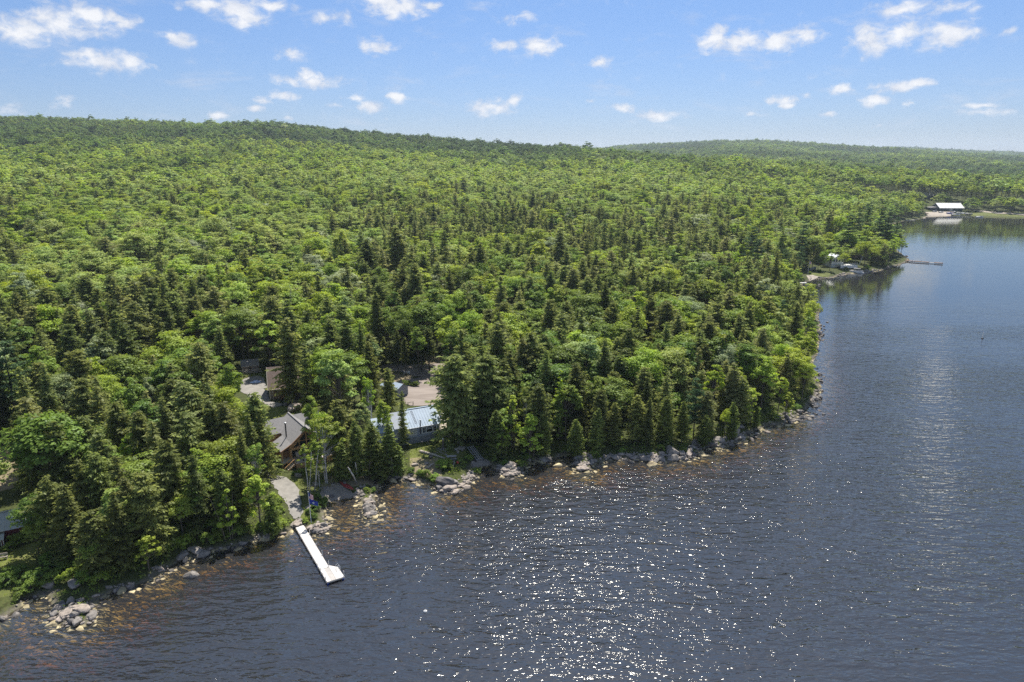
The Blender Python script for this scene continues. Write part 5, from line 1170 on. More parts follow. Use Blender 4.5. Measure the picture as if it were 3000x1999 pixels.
o = cloth(5.3, .75, 1.0, M['flag_stripe'], None); o.location = (g[0]-.08, g[1], g[2]); o.rotation_euler = (0, rad(24), rad(-12)); o.location.z -= 0; tag(o, 'red and white striped flag hanging at the top of the pole by the dock', 'flag')
o.rotation_euler = (0, 0, rad(-12))
o = cloth(4.15, 1.45, .85, M['flag_blue'], None); o.location = (g[0]-.06, g[1], g[2]); o.rotation_euler = (0, 0, rad(-8)); tag(o, 'dark blue flag with a small pale crest below the striped one', 'flag')
g = G(2366, 806); t = thing('flagpole', 'thin white flagpole on the small lawn of the far point', 'flagpole', tuple(g), 0)
MB().tube([(0,0,-.2),(.3,0,7.0)], [.09,.06], 8).build('pole', M['pole_white'], t)
o = cloth(6.8, .9, 1.3, M['flag_stripe'], None); o.location = (g[0]+.3, g[1], g[2]); tag(o, 'small limp striped flag on the far point flagpole', 'flag')
# ---- cottage lawn things
def picnic(px, py, rz, L, m, lab):
    g = G(px, py); t = thing('picnic_table', lab, 'table', tuple(g), rz)
    for i in range(4): part('plank', m, t, 0, -.3+i*.2, .74, L, .185, .045)
    for s in (-1, 1):
        part('bench', m, t, 0, s*.68, .44, L, .26, .045)
        MB().slab([(s*L*.36-.04,-.25,.72),(s*L*.36-.04,-.68,0),(s*L*.36+.04,-.68,0),(s*L*.36+.04,-.25,.72)], .09).slab([(s*L*.36-.04,.25,.72),(s*L*.36-.04,.68,0),(s*L*.36+.04,.68,0),(s*L*.36+.04,.25,.72)], .09).box(s*L*.36, 0, .41, .07, 1.5, .08).build('leg', m, t)
picnic(1323, 1347, rad(8), 1.9, M['grey_wood'], 'weathered grey picnic table beside the shrub at the tip of the lawn')
g = G(1351, 1317); t = thing('wooden_platform', 'square pallet of pale planks lying left of the tall spruce trunk', 'platform', tuple(g), rad(-22))
for i in range(6): part('plank', M['tan_wood'], t, 0, -.7+i*.28, .32, 1.5, .24, .05)
for q in (-.6, .6): part('bearer', M['tan_wood'], t, q, 0, .15, .12, 1.6, .28)
g = G(1338, 1325); t = thing('bench', 'long pale bench beside the square pallet', 'bench', tuple(g), rad(-66))
part('seat', M['tan_wood'], t, 0, 0, .42, 1.9, .42, .07)
for q in (-.75, .75): part('leg', M['tan_wood'], t, q, 0, .2, .09, .36, .4)
# boat ramp frame of metal beside the tall spruce
def ramp_frame():
    a = G(1378, 1316); b = G(1405, 1352); c = (a+b)/2; L = np.hypot(*(b-a)[:2]); t = thing('boat_cradle', 'long metal boat cradle with wheels sloping to the sand ramp', 'boat cradle', (c[0], c[1], c[2]+.25), math.atan2(b[1]-a[1], b[0]-a[0]))
    t.rotation_euler = (0, math.atan2(a[2]-b[2], L), t.rotation_euler[2])
    for y in (-.65, .65): part('side_beam', M['steel'], t, 0, y, .25, L+.6, .12, .12)
    for y in (-.2, .2): part('bunk', M['grey_wood'], t, 0, y, .33, L+.2, .17, .09)
    for i in range(6): part('crossbar', M['steel'], t, -L/2+i*L/5, 0, .2, .09, 1.3, .08)
    for x in (L/2, L/2-.5):
        for y in (-.85, .85): MB().tube([(x,y-.08,.0),(x,y+.08,.0)], .24, 12).build('wheel', M['tire'], t)
ramp_frame()
def log(name, lab, cat, p, q, r, m, up=.12):
    a = G(*p); b = G(*q); c = (a+b)/2; a = a-c; b = b-c; t = thing(name, lab, cat, (c[0], c[1], c[2]+up), 0)
    MB().tube([tuple(a), tuple(a*.5+np.array([.1,-.06,.05])), (0,.08,.04), tuple(b)], [r*1.25, r, r*.9, r*.6], 9).build('stem', m, t); 
    MB().tube([tuple(a*.8), tuple(a*1.05+np.array([.35,.3,.15]))], [r*.5, .03], 6).tube([tuple(a*.9), tuple(a*1.05+np.array([-.25,-.35,.2]))], [r*.5, .03], 6).build('root', m, t)
    return t
log('driftwood_log', 'long bleached driftwood log lying across the cottage lawn', 'log', (1231, 1324), (1304, 1345), .24, M['tan_wood'])
log('driftwood_log', 'short bleached log between the shrub and the lawn stones', 'log', (1252, 1373), (1272, 1359), .16, M['tan_wood'])
log('driftwood_log', 'thin upright bleached pole lying below the grey picnic table', 'log', (1330, 1353), (1327, 1377), .1, M['dead_wood'])
log('driftwood_log', 'grey branchy driftwood left of the carved stump', 'log', (1282, 1318), (1296, 1308), .11, M['dead_wood'])
log('driftwood_log', 'forked driftwood root below the cottage skirting', 'log', (1248, 1292), (1258, 1303), .08, M['tan_wood'])
g = G(1298, 1318); t = thing('carved_post', 'carved stump post with a painted bird head in the middle of the lawn', 'post', tuple(g), 0)
MB().tube([(0,0,-.2),(0,0,.5),(.03,0,1.6),(0,0,2.1)], [.3,.22,.2,.17], 9).build('stem', M['bark'], t, smooth=True)
MB().tube([(0,0,2.1),(0,0,2.25),(0,0,2.42),(0,0,2.52)], [.15,.2,.17,.05], 9).build('head', M['white'], t, smooth=True)
MB().tube([(.0,-.12,2.3),(.03,-.42,2.22)], [.07,.015], 6).build('beak', mat('yellow_beak_paint', (.6,.35,.03), .6), t)
for a in (.4, 2.1, 3.5, 5.1): MB().tube([(math.cos(a)*.15,math.sin(a)*.15,.3),(math.cos(a)*.8,math.sin(a)*.8,.05),(math.cos(a)*1.4,math.sin(a)*1.4,.02)], [.12,.08,.02], 6).build('root', M['dead_wood'], t)
g = G(1341, 1359); t = thing('buoy_ball', 'round red float lying right of the picnic table', 'buoy', (g[0], g[1], g[2]+.25), 0)
MB().tube([(0,0,-.27),(0,0,-.2),(0,0,0),(0,0,.2),(0,0,.27)], [.06,.2,.28,.2,.06], 12).build('ball', M['red_plastic'], t, smooth=True); MB().tube([(0,0,.25),(0,0,.34)], .05, 6).build('eyelet', M['red_plastic'], t)
g = G(1262, 1343); t = thing('fire_bowl', 'dark iron fire bowl in front of the driftwood log', 'fire bowl', tuple(g), 0); MB().tube([(0,0,.12),(0,0,.2),(0,0,.42),(0,0,.42)], [.2,.38,.46,.4], 12).build('bowl', M['black_metal'], t)
for a in (0, 2.1, 4.2): MB().tube([(math.cos(a)*.25,math.sin(a)*.25,.2),(math.cos(a)*.35,math.sin(a)*.35,0)], .03, 5).build('leg', M['black_metal'], t)
g = G(1237, 1311); t = thing('garden_lamp', 'thin dark lamp post on the grass under the cottage windows', 'lamp', tuple(g), 0); MB().tube([(0,0,0),(0,0,1.0)], .04, 6).build('pole', M['black_metal'], t); MB().tube([(0,0,1.0),(0,0,1.25)], [.1,.13], 8).build('lamp_head', M['black_metal'], t)
g = G(1203, 1188); t = thing('sawhorse', 'pale wooden sawhorse behind the cottage at the edge of the lot', 'sawhorse', tuple(g), rad(25)); part('beam', M['tan_wood'], t, 0, 0, .8, 1.5, .1, .12)
for x in (-.6, .6):
    for s in (-1, 1): MB().slab([(x-.04,0,.8),(x-.04,s*.35,0),(x+.04,s*.35,0),(x+.04,0,.8)], .06).build('leg', M['tan_wood'], t)
g = G(1273, 1112); t = thing('stone_pillar', 'grey concrete post at the back of the dirt lot', 'post', tuple(g), 0); MB().box(0,0,.6,.4,.4,1.6).build('shaft', M['skirt'], t, bevel=.04); MB().box(0,0,1.43,.5,.5,.1).build('cap', M['skirt'], t)
g = G(1192, 1098); t = thing('bench', 'pale bench under the dark spruces at the back of the lot', 'bench', tuple(g), rad(5)); part('seat', M['white'], t, 0, 0, .45, 1.7, .4, .07); part('backrest', M['white'], t, 0, .22, .75, 1.7, .05, .3)
for q in (-.7, .7): part('leg', M['white'], t, q, 0, .2, .08, .36, .42)
# crumpled tarp on the yard
g = G(750, 1122); rt = np.random.default_rng(4); V = [(x*.30+rt.normal(0,.05), y*.22+rt.normal(0,.05), max(.02, .42*math.exp(-((x-4)**2+(y-3)**2)/7)+rt.normal(0,.09)) if 0 < x < 8 and 0 < y < 6 else .02) for x in range(9) for y in range(7)]
o = MB().add(V, [(i*7+j, (i+1)*7+j, (i+1)*7+j+1, i*7+j+1) for i in range(8) for j in range(6)]).build('tarp', mat('pale_blue_white_tarp', (.62,.66,.74), .5, .3, 1.4, .1, col2=(.25,.38,.6)), None, (g[0]-1.2, g[1]-.6, g[2]+.08), .3); tag(o, 'crumpled blue and white tarp lying on the gravel yard', 'tarp')
# ---- buoys
def buoy(px, py, s, lab, dark=True):
    p = P(px, py, 0); t = thing('mooring_buoy', lab, 'buoy', (p[0], p[1], 0), 0)
    MB().tube([(0,0,-.25*s),(0,0,-.1*s),(0,0,.12*s),(0,0,.25*s)], [.08*s,.3*s,.3*s,.08*s], 12).build('float', M['black_metal'] if dark else M['white'], t, smooth=True); MB().tube([(0,0,.2*s),(0,0,(1.6 if dark else .4)*s)], [.07*s,.05*s], 8).build('stem', M['white'], t)
buoy(1246, 1792, .8, 'small white round buoy in the open water in front of the dock', False); buoy(2878, 992, 1.3, 'thin buoy with white top and dark base on the open water at right')

# ------------------------------------------------------------------ the far point
def pt_house():
    g = G(2461, 786); g[2] = max(g[2], 1.2); t = thing('white_house', 'small white house with a railed deck among trees on the far point', 'house', tuple(g), rad(8))
    MB().prism([(-3.4,-.5),(3.4,-.5),(3.4,4.6),(0,6.6),(-3.4,4.6)], 'y', 2.5, 9).build('wall', M['white'], t)
    for s in (-1, 1): MB().slab([(0,1.9,6.7),(s*3.9,1.9,4.4),(s*3.9,9.4,4.4),(0,9.4,6.7)], .15).build('roof', M['steel'], t)
    for x in (-2.2, -.7, .8, 2.3): window(t, x, 3.6, 1.0, 1.5, 2.5, 1, 1)
    part('deck', M['white'], t, 3.6, 0, 1.6, 9.5, 4.0, .2); part('deck_skirt', M['white'], t, 3.6, -2.05, .9, 9.5, .06, 1.3)
    for i in range(8): part('rail_post', M['white'], t, -1.0+i*1.3, -2.0, 2.2, .12, .12, 1.1)
    part('handrail', M['white'], t, 3.6, -2.0, 2.75, 9.6, .12, .1)
pt_house()
def pontoon():
    a = P(2490, 797, 0); b = P(2527, 803, 0); c = (a+b)/2; L = 7.0; t = thing('pontoon_boat', 'pontoon boat with grey canopy moored by rocks on the far point', 'boat', (c[0], c[1], 0), rad(-24))
    for y in (-.95, .95): MB().tube([(-L/2,y,.15),(-L/2+.5,y,.15),(L/2-.4,y,.15),(L/2+.1,y,.35)], [.3,.34,.34,.06], 10).build('pontoon', M['steel'], t, smooth=True)
    part('deck', M['white'], t, 0, 0, .55, L-.4, 2.4, .12)
    for y in (-1.2, 1.2): part('fence_panel', M['white'], t, -.1, y, .95, L-.9, .06, .7)
    for x in (-L/2+.4, L/2-.6): part('fence_panel', M['white'], t, x, 0, .95, .06, 2.3, .7)
    for x in (-2.0, 1.5): part('seat', M['cushion'], t, x, .6, .9, 1.5, .8, .5)
    part('canopy', M['shingle'], t, .2, 0, 2.35, 3.2, 2.3, .12)
    for x in (-1.2, 1.6):
        for y in (-1.1, 1.1): part('canopy_post', M['steel'], t, x, y, 1.6, .06, .06, 1.5)
    part('outboard_motor', M['black_metal'], t, -L/2-.1, 0, .6, .5, .45, 1.0)
pontoon()
def far_dock():
    a = P(2652, 764, .5); b = P(2763, 772, .5); L = np.hypot(*(b-a)); t = thing('floating_dock', 'long brown floating dock reaching out from the far point', 'dock', (a[0], a[1], .5), math.atan2(b[1]-a[1], b[0]-a[0]))
    for i, (u, v) in enumerate(((0,.21),(.215,.43),(.435,.64),(.645,.76),(.765,1.0))): part('dock_section', M['taupe_dark'] if i != 3 else M['grey_wood'], t, L*(u+v)/2, 0, 0 if i != 3 else -.1, L*(v-u)-.1, 1.9, .4 if i != 3 else .2)
    for u in (.2, .43, .64, .98): MB().tube([(L*u,-1.0,-1),(L*u,-1.0,1.0)], .08, 6).build('post', M['steel'], t)
far_dock()
def small_dock(px, py, L, rz, m, lab):
    a = P(px, py, .4); t = thing('small_dock', lab, 'dock', (a[0], a[1], .4), rz); part('deck', m, t, 0, 0, 0, L, 1.3, .12)
    for x in (-L/2+.2, L/2-.2):
        for y in (-.6, .6): part('post', m, t, x, y, -.5, .12, .12, 1.4)
small_dock(2392, 906, 4.5, rad(-5), M['taupe_dark'], 'short dark dock beyond the bright shore trees'); small_dock(2480, 794, 5, rad(-18), M['white'], 'narrow pale dock leading to the pontoon boat')
small_dock(2350, 848, 3.5, rad(0), M['white'], 'short white dock behind the light birch, lower of two'); small_dock(2350, 829, 4.0, rad(-4), M['white'], 'short white dock behind the light birch, upper of two')
small_dock(2662, 645, 12, rad(4), M['white'], 'white dock by the trees left of the far sandy beach')
g = G(2516, 778); t = thing('mast', 'leaning white mast in front of the trees on the far point', 'mast', tuple(g), 0); MB().tube([(0,0,0),(1.6,0,5.2)], [.12,.08], 6).build('pole', M['pole_white'], t); MB().tube([(1.6,0,5.1),(1.63,0,5.3)], .16, 6).build('cap', M['pole_white'], t)
g = G(2381, 792); t = thing('ramp_table', 'grey slanted table at the back of the small lawn on the point', 'table', tuple(g), rad(30)); MB().slab([(-2,-.8,.5),(2,-.8,1.7),(2,.8,1.7),(-2,.8,.5)], .12).build('tabletop', M['grey_wood'], t)
for x, h in ((-1.7,.5),(1.7,1.5)): part('leg', M['grey_wood'], t, x, 0, h/2, .1, 1.2, h)
# ------------------------------------------------------------------ far shore
def boathouse():
    g = G(2752, 619); t = thing('boathouse', 'wide green boathouse with a white metal roof on the far shore', 'boathouse', tuple(g), rad(-2)); L, Dp, wz, rz = 24, 15, 4.0, 8.0
    MB().prism([(0,-1),(Dp,-1),(Dp,wz),(Dp/2,rz-.3),(0,wz)], 'x', 0, L).build('wall', mat('dark_green_siding', (.045,.075,.06), .8), t)
    for i in range(8):
        for ye in (-1.6, Dp+1.6): MB().slab([(-1+i*3.28,Dp/2,rz+.1),(2.2+i*3.28,Dp/2,rz+.1),(2.2+i*3.28,ye,wz-.75),(-1+i*3.28,ye,wz-.75)], .12).build('roof_panel', M['white'], t)
    MB().box(-4.5, 7, 1.2, 8.6, 9, 4.4).build('side_wing', M['black_metal'], t); MB().slab([(-9,2,3.6),(0,2,4.2),(0,12,4.2),(-9,12,3.6)], .2).build('side_roof', M['shingle'], t)
    part('door', M['cream'], t, 12, -.1, 1.4, 3.0, .1, 2.6)
    for x in (4, 8, 18): window(t, x, 1.9, 1.8, 1.2, 0, 2, 1)
boathouse()
def far_house():
    g = G(2712, 581); t = thing('far_house', 'dark house with a bright strip of roof in a clearing on the far shore', 'house', tuple(g), rad(4))
    MB().prism([(0,-1),(9,-1),(9,3.6),(4.5,6.4),(0,3.6)], 'x', -9, 9).build('wall', M['black_metal'], t)
    for ye, m in ((-.8, 'shingle'), (9.8, 'shingle')): MB().slab([(-9.6,4.5,6.6),(9.6,4.5,6.6),(9.6,ye,3.1),(-9.6,ye,3.1)], .2).build('roof', M[m], t)
    MB().slab([(-8,-.6,3.6),(0,-.6,3.6),(0,-4,2.9),(-8,-4,2.9)], .2).build('porch_roof', M['white'], t)
    for x in (-7.6, -.4): part('porch_post', M['white'], t, x, -3.7, 1, .3, .3, 3.8)
    for x in (3, 6): window(t, x, 1.8, 1.4, 1.2, 0, 2, 1)
far_house()
def motorboat(px, py, L, rz, m, lab, onland=False, grp='boats drawn up by the far boathouse'):
    g = G(px, py) if onland else np.r_[P(px, py, 0), 0.]; t = thing('motorboat', lab, 'boat', (g[0], g[1], g[2]+(.35 if onland else 0)), rz, grp)
    mb = MB(); w = L*.17
    sec = [(-L/2, w, .9), (0, w, .95), (L*.3, w*.75, 1.05), (L/2, .05, 1.25)]; vs = []
    for x, hw, z in sec: vs += [(x,-hw,z),(x,-hw*.6,.0),(x,0,-.15),(x,hw*.6,.0),(x,hw,z)]
    mb.add(vs, [(i*5+j, i*5+j+1, (i+1)*5+j+1, (i+1)*5+j) for i in range(3) for j in range(4)]+[(0,1,2,3,4)]+[(0,5,9,4)]); mb.build('hull', m, t)
    MB().slab([(L*.02,-w*.7,1.0),(L*.02,w*.7,1.0),(L*.12,w*.6,1.55),(L*.12,-w*.6,1.55)], .05).build('windscreen', M['glass'], t); part('outboard_motor', M['black_metal'], t, -L/2-.2, 0, .8, .4, .4, 1.1)
for q in ((2757,624,6,.3,'white','white motorboat at the left end of the row below the boathouse'),(2783,627,7,.1,'blue_plastic','blue motorboat in the middle below the boathouse door'),(2796,623,6,.8,'white','white motorboat right of the blue one below the boathouse'),
          (2800,631,9,.0,'white','long white motorboat at the water edge below the boathouse'),(2812,626,7,-.2,'white','white motorboat on the slope right of the boathouse boats'),(2826,628,8,.1,'white','white motorboat next to last toward the road'),(2838,629,8,0,'cream','cream motorboat at the right end of the row'),
          (2738,622,6,.2,'steel','grey motorboat on the sand left of the row')): motorboat(q[0], q[1], q[2], q[3], M[q[4]], q[5], True)
motorboat(2870, 637, 8, rad(5), M['white'], 'white motorboat lying on the water off the far road', False, None)
# ------------------------------------------------------------------ rocks
def rockmesh(name, seed, sub, m, flat=.62):
    import bmesh
    r = np.random.default_rng(seed); bm = bmesh.new(); bmesh.ops.create_icosphere(bm, subdivisions=sub, radius=1)
    pl = [(r.normal(size=3), r.uniform(.52, .82)) for _ in range(9)]
    for v in bm.verts:
        p = np.array(v.co)
        for n, d in pl:
            n_ = n/np.linalg.norm(n); k = p@n_
            if k > d: p = p-n_*(k-d)*.92
        p *= 1+.05*math.sin(p[0]*5+seed)+.04*math.sin(p[1]*7+p[2]*4+seed*2); p[2] *= flat; v.co = p*np.array([1.25, .95, 1.15])
    me = bpy.data.meshes.new(name); bm.to_mesh(me); bm.free(); me.materials.append(m); return me
RK = [rockmesh('boulder', 5+i, 3, M[('rock','rock_pink','rock','rock_dark')[i % 4]], [.6,.5,.75,.62][i % 4]) for i in range(12)]
RKs = [rockmesh('stone', 50+i, 2, M['rock']) for i in range(6)]
BOULD = [(576,1618,1.15,0,'largest grey split boulder at the left shore under the bright maple'),(597,1630,.95,2,'right half of the split boulder at the left shore'),(531,1637,.75,2,'squarish boulder left of the split one at the left shore'),
(541,1622,.65,0,'grey boulder behind the squarish one at the left shore'),(561,1703,1.0,2,'lone boulder half under water off the left shore'),(381,1720,.55,1,'pale boulder at the waterline of the left shore'),(147,1716,.95,0,'upright grey boulder at the head of the left spit'),
(219,1716,1.1,0,'grey boulder covered by weeds on the left spit'),(238,1790,1.1,1,'broadest pale boulder on the left spit'),(268,1806,.9,0,'grey boulder at the tip of the left spit'),(200,1797,.9,1,'pale boulder left side of the left spit'),(225,1826,.8,0,'wet boulder under the left spit'),(473,1671,.5,1,'pale boulder among cobbles on the left shore'),
(1306,1416,1.7,3,'big dark boulder on the stone point below the shrub'),(1318,1431,1.2,1,'pinkish boulder at the foot of the big dark one'),(1352,1424,.75,1,'pale boulder at the right tip of the stone point'),(1287,1428,.8,0,'grey boulder left foot of the stone point'),
(1592,1347,1.15,0,'grey boulder on the small headland under the yellowish maple'),(1707,1374,1.1,1,'pale boulder at the end of the stone pile right of the small cove'),(1967,1325,1.5,2,'tall grey boulder mid way along the right shore'),(1976,1343,.95,2,'pointed grey boulder below the tall one'),
(1891,1346,1.1,0,'rounded grey boulder left of the tall one'),(1797,1342,.95,0,'grey boulder under the round cedar'),(1922,1350,.8,0,'grey boulder at the waterline left of the tall one'),(1860,1341,.7,1,'pale boulder along the right shore'),(2076,1303,1.5,3,'big dark boulder under the shore pine'),(2104,1291,1.15,0,'grey boulder right of the big dark one'),
(2142,1264,2.1,1,'broad flat pale ledge right of the shore pine'),(2165,1283,1.3,0,'block boulder below the flat ledge'),(2165,1252,1.1,0,'grey boulder behind the flat ledge'),(2123,1284,.7,0,'small boulder between the dark one and the ledge'),(2248,1270,.65,1,'pale boulder standing in the water by the bend'),
(2018,1332,.8,1,'pinkish boulder left of the big dark one'),(862,1199,2.0,1,'huge pale boulder behind the log cabin roof'),(838,1187,.95,3,'dark overhung boulder in front of the garage'),(859,1180,1.4,3,'dark round boulder in the shade of the garage'),(873,1396,.75,0,'grey boulder by the shrub in front of the cabin deck'),
(1016,1398,.6,0,'grey boulder at the edge of the lawn near the white trunks'),(1214,1363,.65,1,'pale boulder on the cottage lawn'),(1250,1359,.55,0,'grey boulder beside the short bleached log'),(904,1489,.55,1,'white boulder right of the lower gravel path'),(2398,850,.9,3,'dark rock awash near the far point'),(2424,949,.6,3,'dark rock awash off the right shore'),
(2412,1222,.5,3,'small dark rock awash off the bend'),(1300,1440,.7,1,'pale boulder in the water under the stone point'),(1755,1370,.6,1,'rock in the shallows under the cedars'),(1850,1363,.7,2,'rock in the shallows of the right shore'),(150,1690,.7,0,'grey boulder above the little left cove')]
for x, y, r, mi, lab in BOULD:
    g = G(x, y); z = max(g[2], -.12 if r < 1 else -.2); o = link('boulder', RK[mi+4*(hash(lab) % 3 if False else (x % 3))], None, (g[0], g[1], z+r*.12), (x*37 % 628)/100); o.scale = (r*.95, r*.95, r*.9); tag(o, lab, 'boulder', 'boulders of the lake shore')
CL = [(215,1795,55,38,80,.42,'on the rocky spit at the left'),(25,1812,30,9,14,.35,'at the lower left corner'),(365,1722,60,12,34,.25,'along the left shore under the brush'),(480,1668,40,12,18,.28,'left of the split boulder'),(640,1608,60,6,14,.3,'under the bright maples of the left shore'),(780,1580,50,8,14,.3,'left of the dock'),
(935,1549,27,16,48,.45,'right of the dock'),(868,1535,18,8,16,.42,'at the head of the dock'),(921,1420,13,6,16,.28,'in the ring by the white birches'),(955,1432,20,6,24,.28,'left rim of the canoe beach'),(990,1419,24,4,18,.25,'back rim of the canoe beach'),(1056,1438,16,16,30,.35,'right rim of the canoe beach'),
(1082,1488,14,32,85,.42,'on the narrow spit by the canoe beach'),(1150,1402,52,5,36,.35,'in the dark cove'),(1318,1432,48,16,90,.42,'on the stone point'),(1376,1402,22,18,48,.35,'on the right side of the stone point'),(1218,1396,24,16,42,.35,'below the cottage lawn'),(1292,1328,26,8,14,.22,'around the carved post'),
(1492,1378,38,20,95,.45,'on the pile right of the sand ramp'),(1590,1348,28,10,34,.4,'on the small headland'),(1712,1350,32,24,95,.40,'on the pile right of the small cove'),(1850,1340,90,12,90,.42,'under the cedars'),(1960,1338,80,14,90,.42,'mid way along the right shore'),(2035,1315,22,18,26,.4,'left of the shore pine rocks'),
(2112,1300,55,10,44,.45,'under the shore pine'),(2190,1280,45,14,24,.4,'by the flat ledge'),(2330,1222,60,18,90,.5,'of the dark shore at the bend'),(2392,1170,16,28,38,.5,'right under the bend'),(2402,1100,14,30,26,.45,'right of the bright maples'),(2405,980,14,30,34,.5,'at the right end of the near shore'),
(2400,817,36,4,26,.5,'under the small lawn of the far point'),(2475,806,28,5,34,.6,'left of the pontoon boat'),(2555,796,50,5,40,.6,'along the far point'),(2625,783,26,5,22,.6,'near the tip of the far point'),(2672,752,20,6,26,.8,'off the tip of the far point'),(2590,1245,0,0,0,.3,'')]
rocks = []; rg = np.random.default_rng(8)
for cx, cy_, rx, ry, n, sz, where in CL:
    for _ in range(n):
        a = rg.uniform(0, 6.28); q = math.sqrt(rg.random()); x, y = cx+rx*q*math.cos(a), cy_+ry*q*math.sin(a); g = G(x, y)
        if g[2] < -.75: continue
        r = sz*rg.lognormal(0, .38)*.8; w = g[1]*CP+57*SP; rocks.append((r/w, g, r, where))
nearsh = [i for i in range(len(SHORE)-1) if SHORE[i][0] < 2650 and SHORE[i][1] > 760]
for i in nearsh:                                # a thinner line of stones everywhere along the water
    a, b = np.array(sh[i]), np.array(sh[i+1]); L_ = np.hypot(*(b-a))
    for _ in range(int(L_*2.0)):
        p = a+(b-a)*rg.random()+rg.normal(0, .55, 2); h = gz(*p)
        if -.6 < h < .9: r = .2*rg.lognormal(0, .45); rocks.append((r/(p[1]*CP+57*SP), np.r_[p, h], r, 'along the waterline'))
rocks.sort(key=lambda q: -q[0])
for s, g, r, where in rocks[:250]:
    o = link('shore_rock', RK[rg.choice([0,1,1,2,4,5,6,8,9,10,3] if 'dark' not in where and 'bend' not in where else [3,7,11,0])], None, (g[0], g[1], g[2]+r*.15), rg.uniform(0, 6.28)); o.scale = (r, r*rg.uniform(.7, 1.1), r*rg.uniform(.8, 1.15))
    o.rotation_euler = (rg.normal(0, .2), rg.normal(0, .2), rg.uniform(0, 6.28)); tag(o, 'grey lichen stained stone '+where, 'rock', 'stones '+where)
def scatter_mesh(name, items, protos, m, label=None):
    Vs, Fs, b = [], [], 0; data = []
    for p in protos: v = np.empty(len(p.vertices)*3); p.vertices.foreach_get('co', v); f = np.empty(len(p.loops), int); p.loops.foreach_get('vertex_index', f); data.append((v.reshape(-1, 3), f.reshape(-1, 3)))
    for (x, y, z, r, sq) in items:
        v, f = data[rg.integers(len(data))]; a = rg.uniform(0, 6.28); c, s = math.cos(a), math.sin(a); q = v*np.array([r, r*rg.uniform(.7,1.1), r*sq]); Vs.append(np.stack([q[:,0]*c-q[:,1]*s+x, q[:,0]*s+q[:,1]*c+y, q[:,2]+z], 1)); Fs.append(f+b); b += len(v)
    return tag(link(name, mesh_np(name, np.vstack(Vs), np.vstack(Fs), m)), label, kind='stuff')
M['rock_small'] = mat('mixed_shore_cobbles', (.30,.26,.22), .9, .5, 1.1, .5, col2=(.12,.105,.09))
wet_foot(M['rock_small'])
scatter_mesh('shore_cobbles', [(g[0], g[1], g[2]+r*.15, r, rg.uniform(.8,1.1)) for s, g, r, w in rocks[250:]], RKs, M['rock_small'])
# stones on the lake bed
sub = []; xs = rg.uniform(-95, 70, 60000); ys = rg.uniform(66, 200, 60000); dd = sdf(xs, ys); k = (dd < -.2) & (dd > -11) & (rg.random(60000) < np.where(dd > -7, .75, .35)); xs, ys, dd = xs[k][:5200], ys[k][:5200], dd[k][:5200]; hz = height(xs, ys, dd)
for x, y, h in zip(xs, ys, hz): r = .24*rg.lognormal(0, .5); sub.append((x, y, min(h+r*.05, -.12-r*.5) if h < -.3 else h-.02, r*1.15, .55))
M['rock_bed'] = mat('submerged_tan_stones', (.42,.35,.20), .9, .6, .7, .3, col2=(.10,.08,.05))
scatter_mesh('lake_bed_stones', sub, RKs[:3], M['rock_bed'])

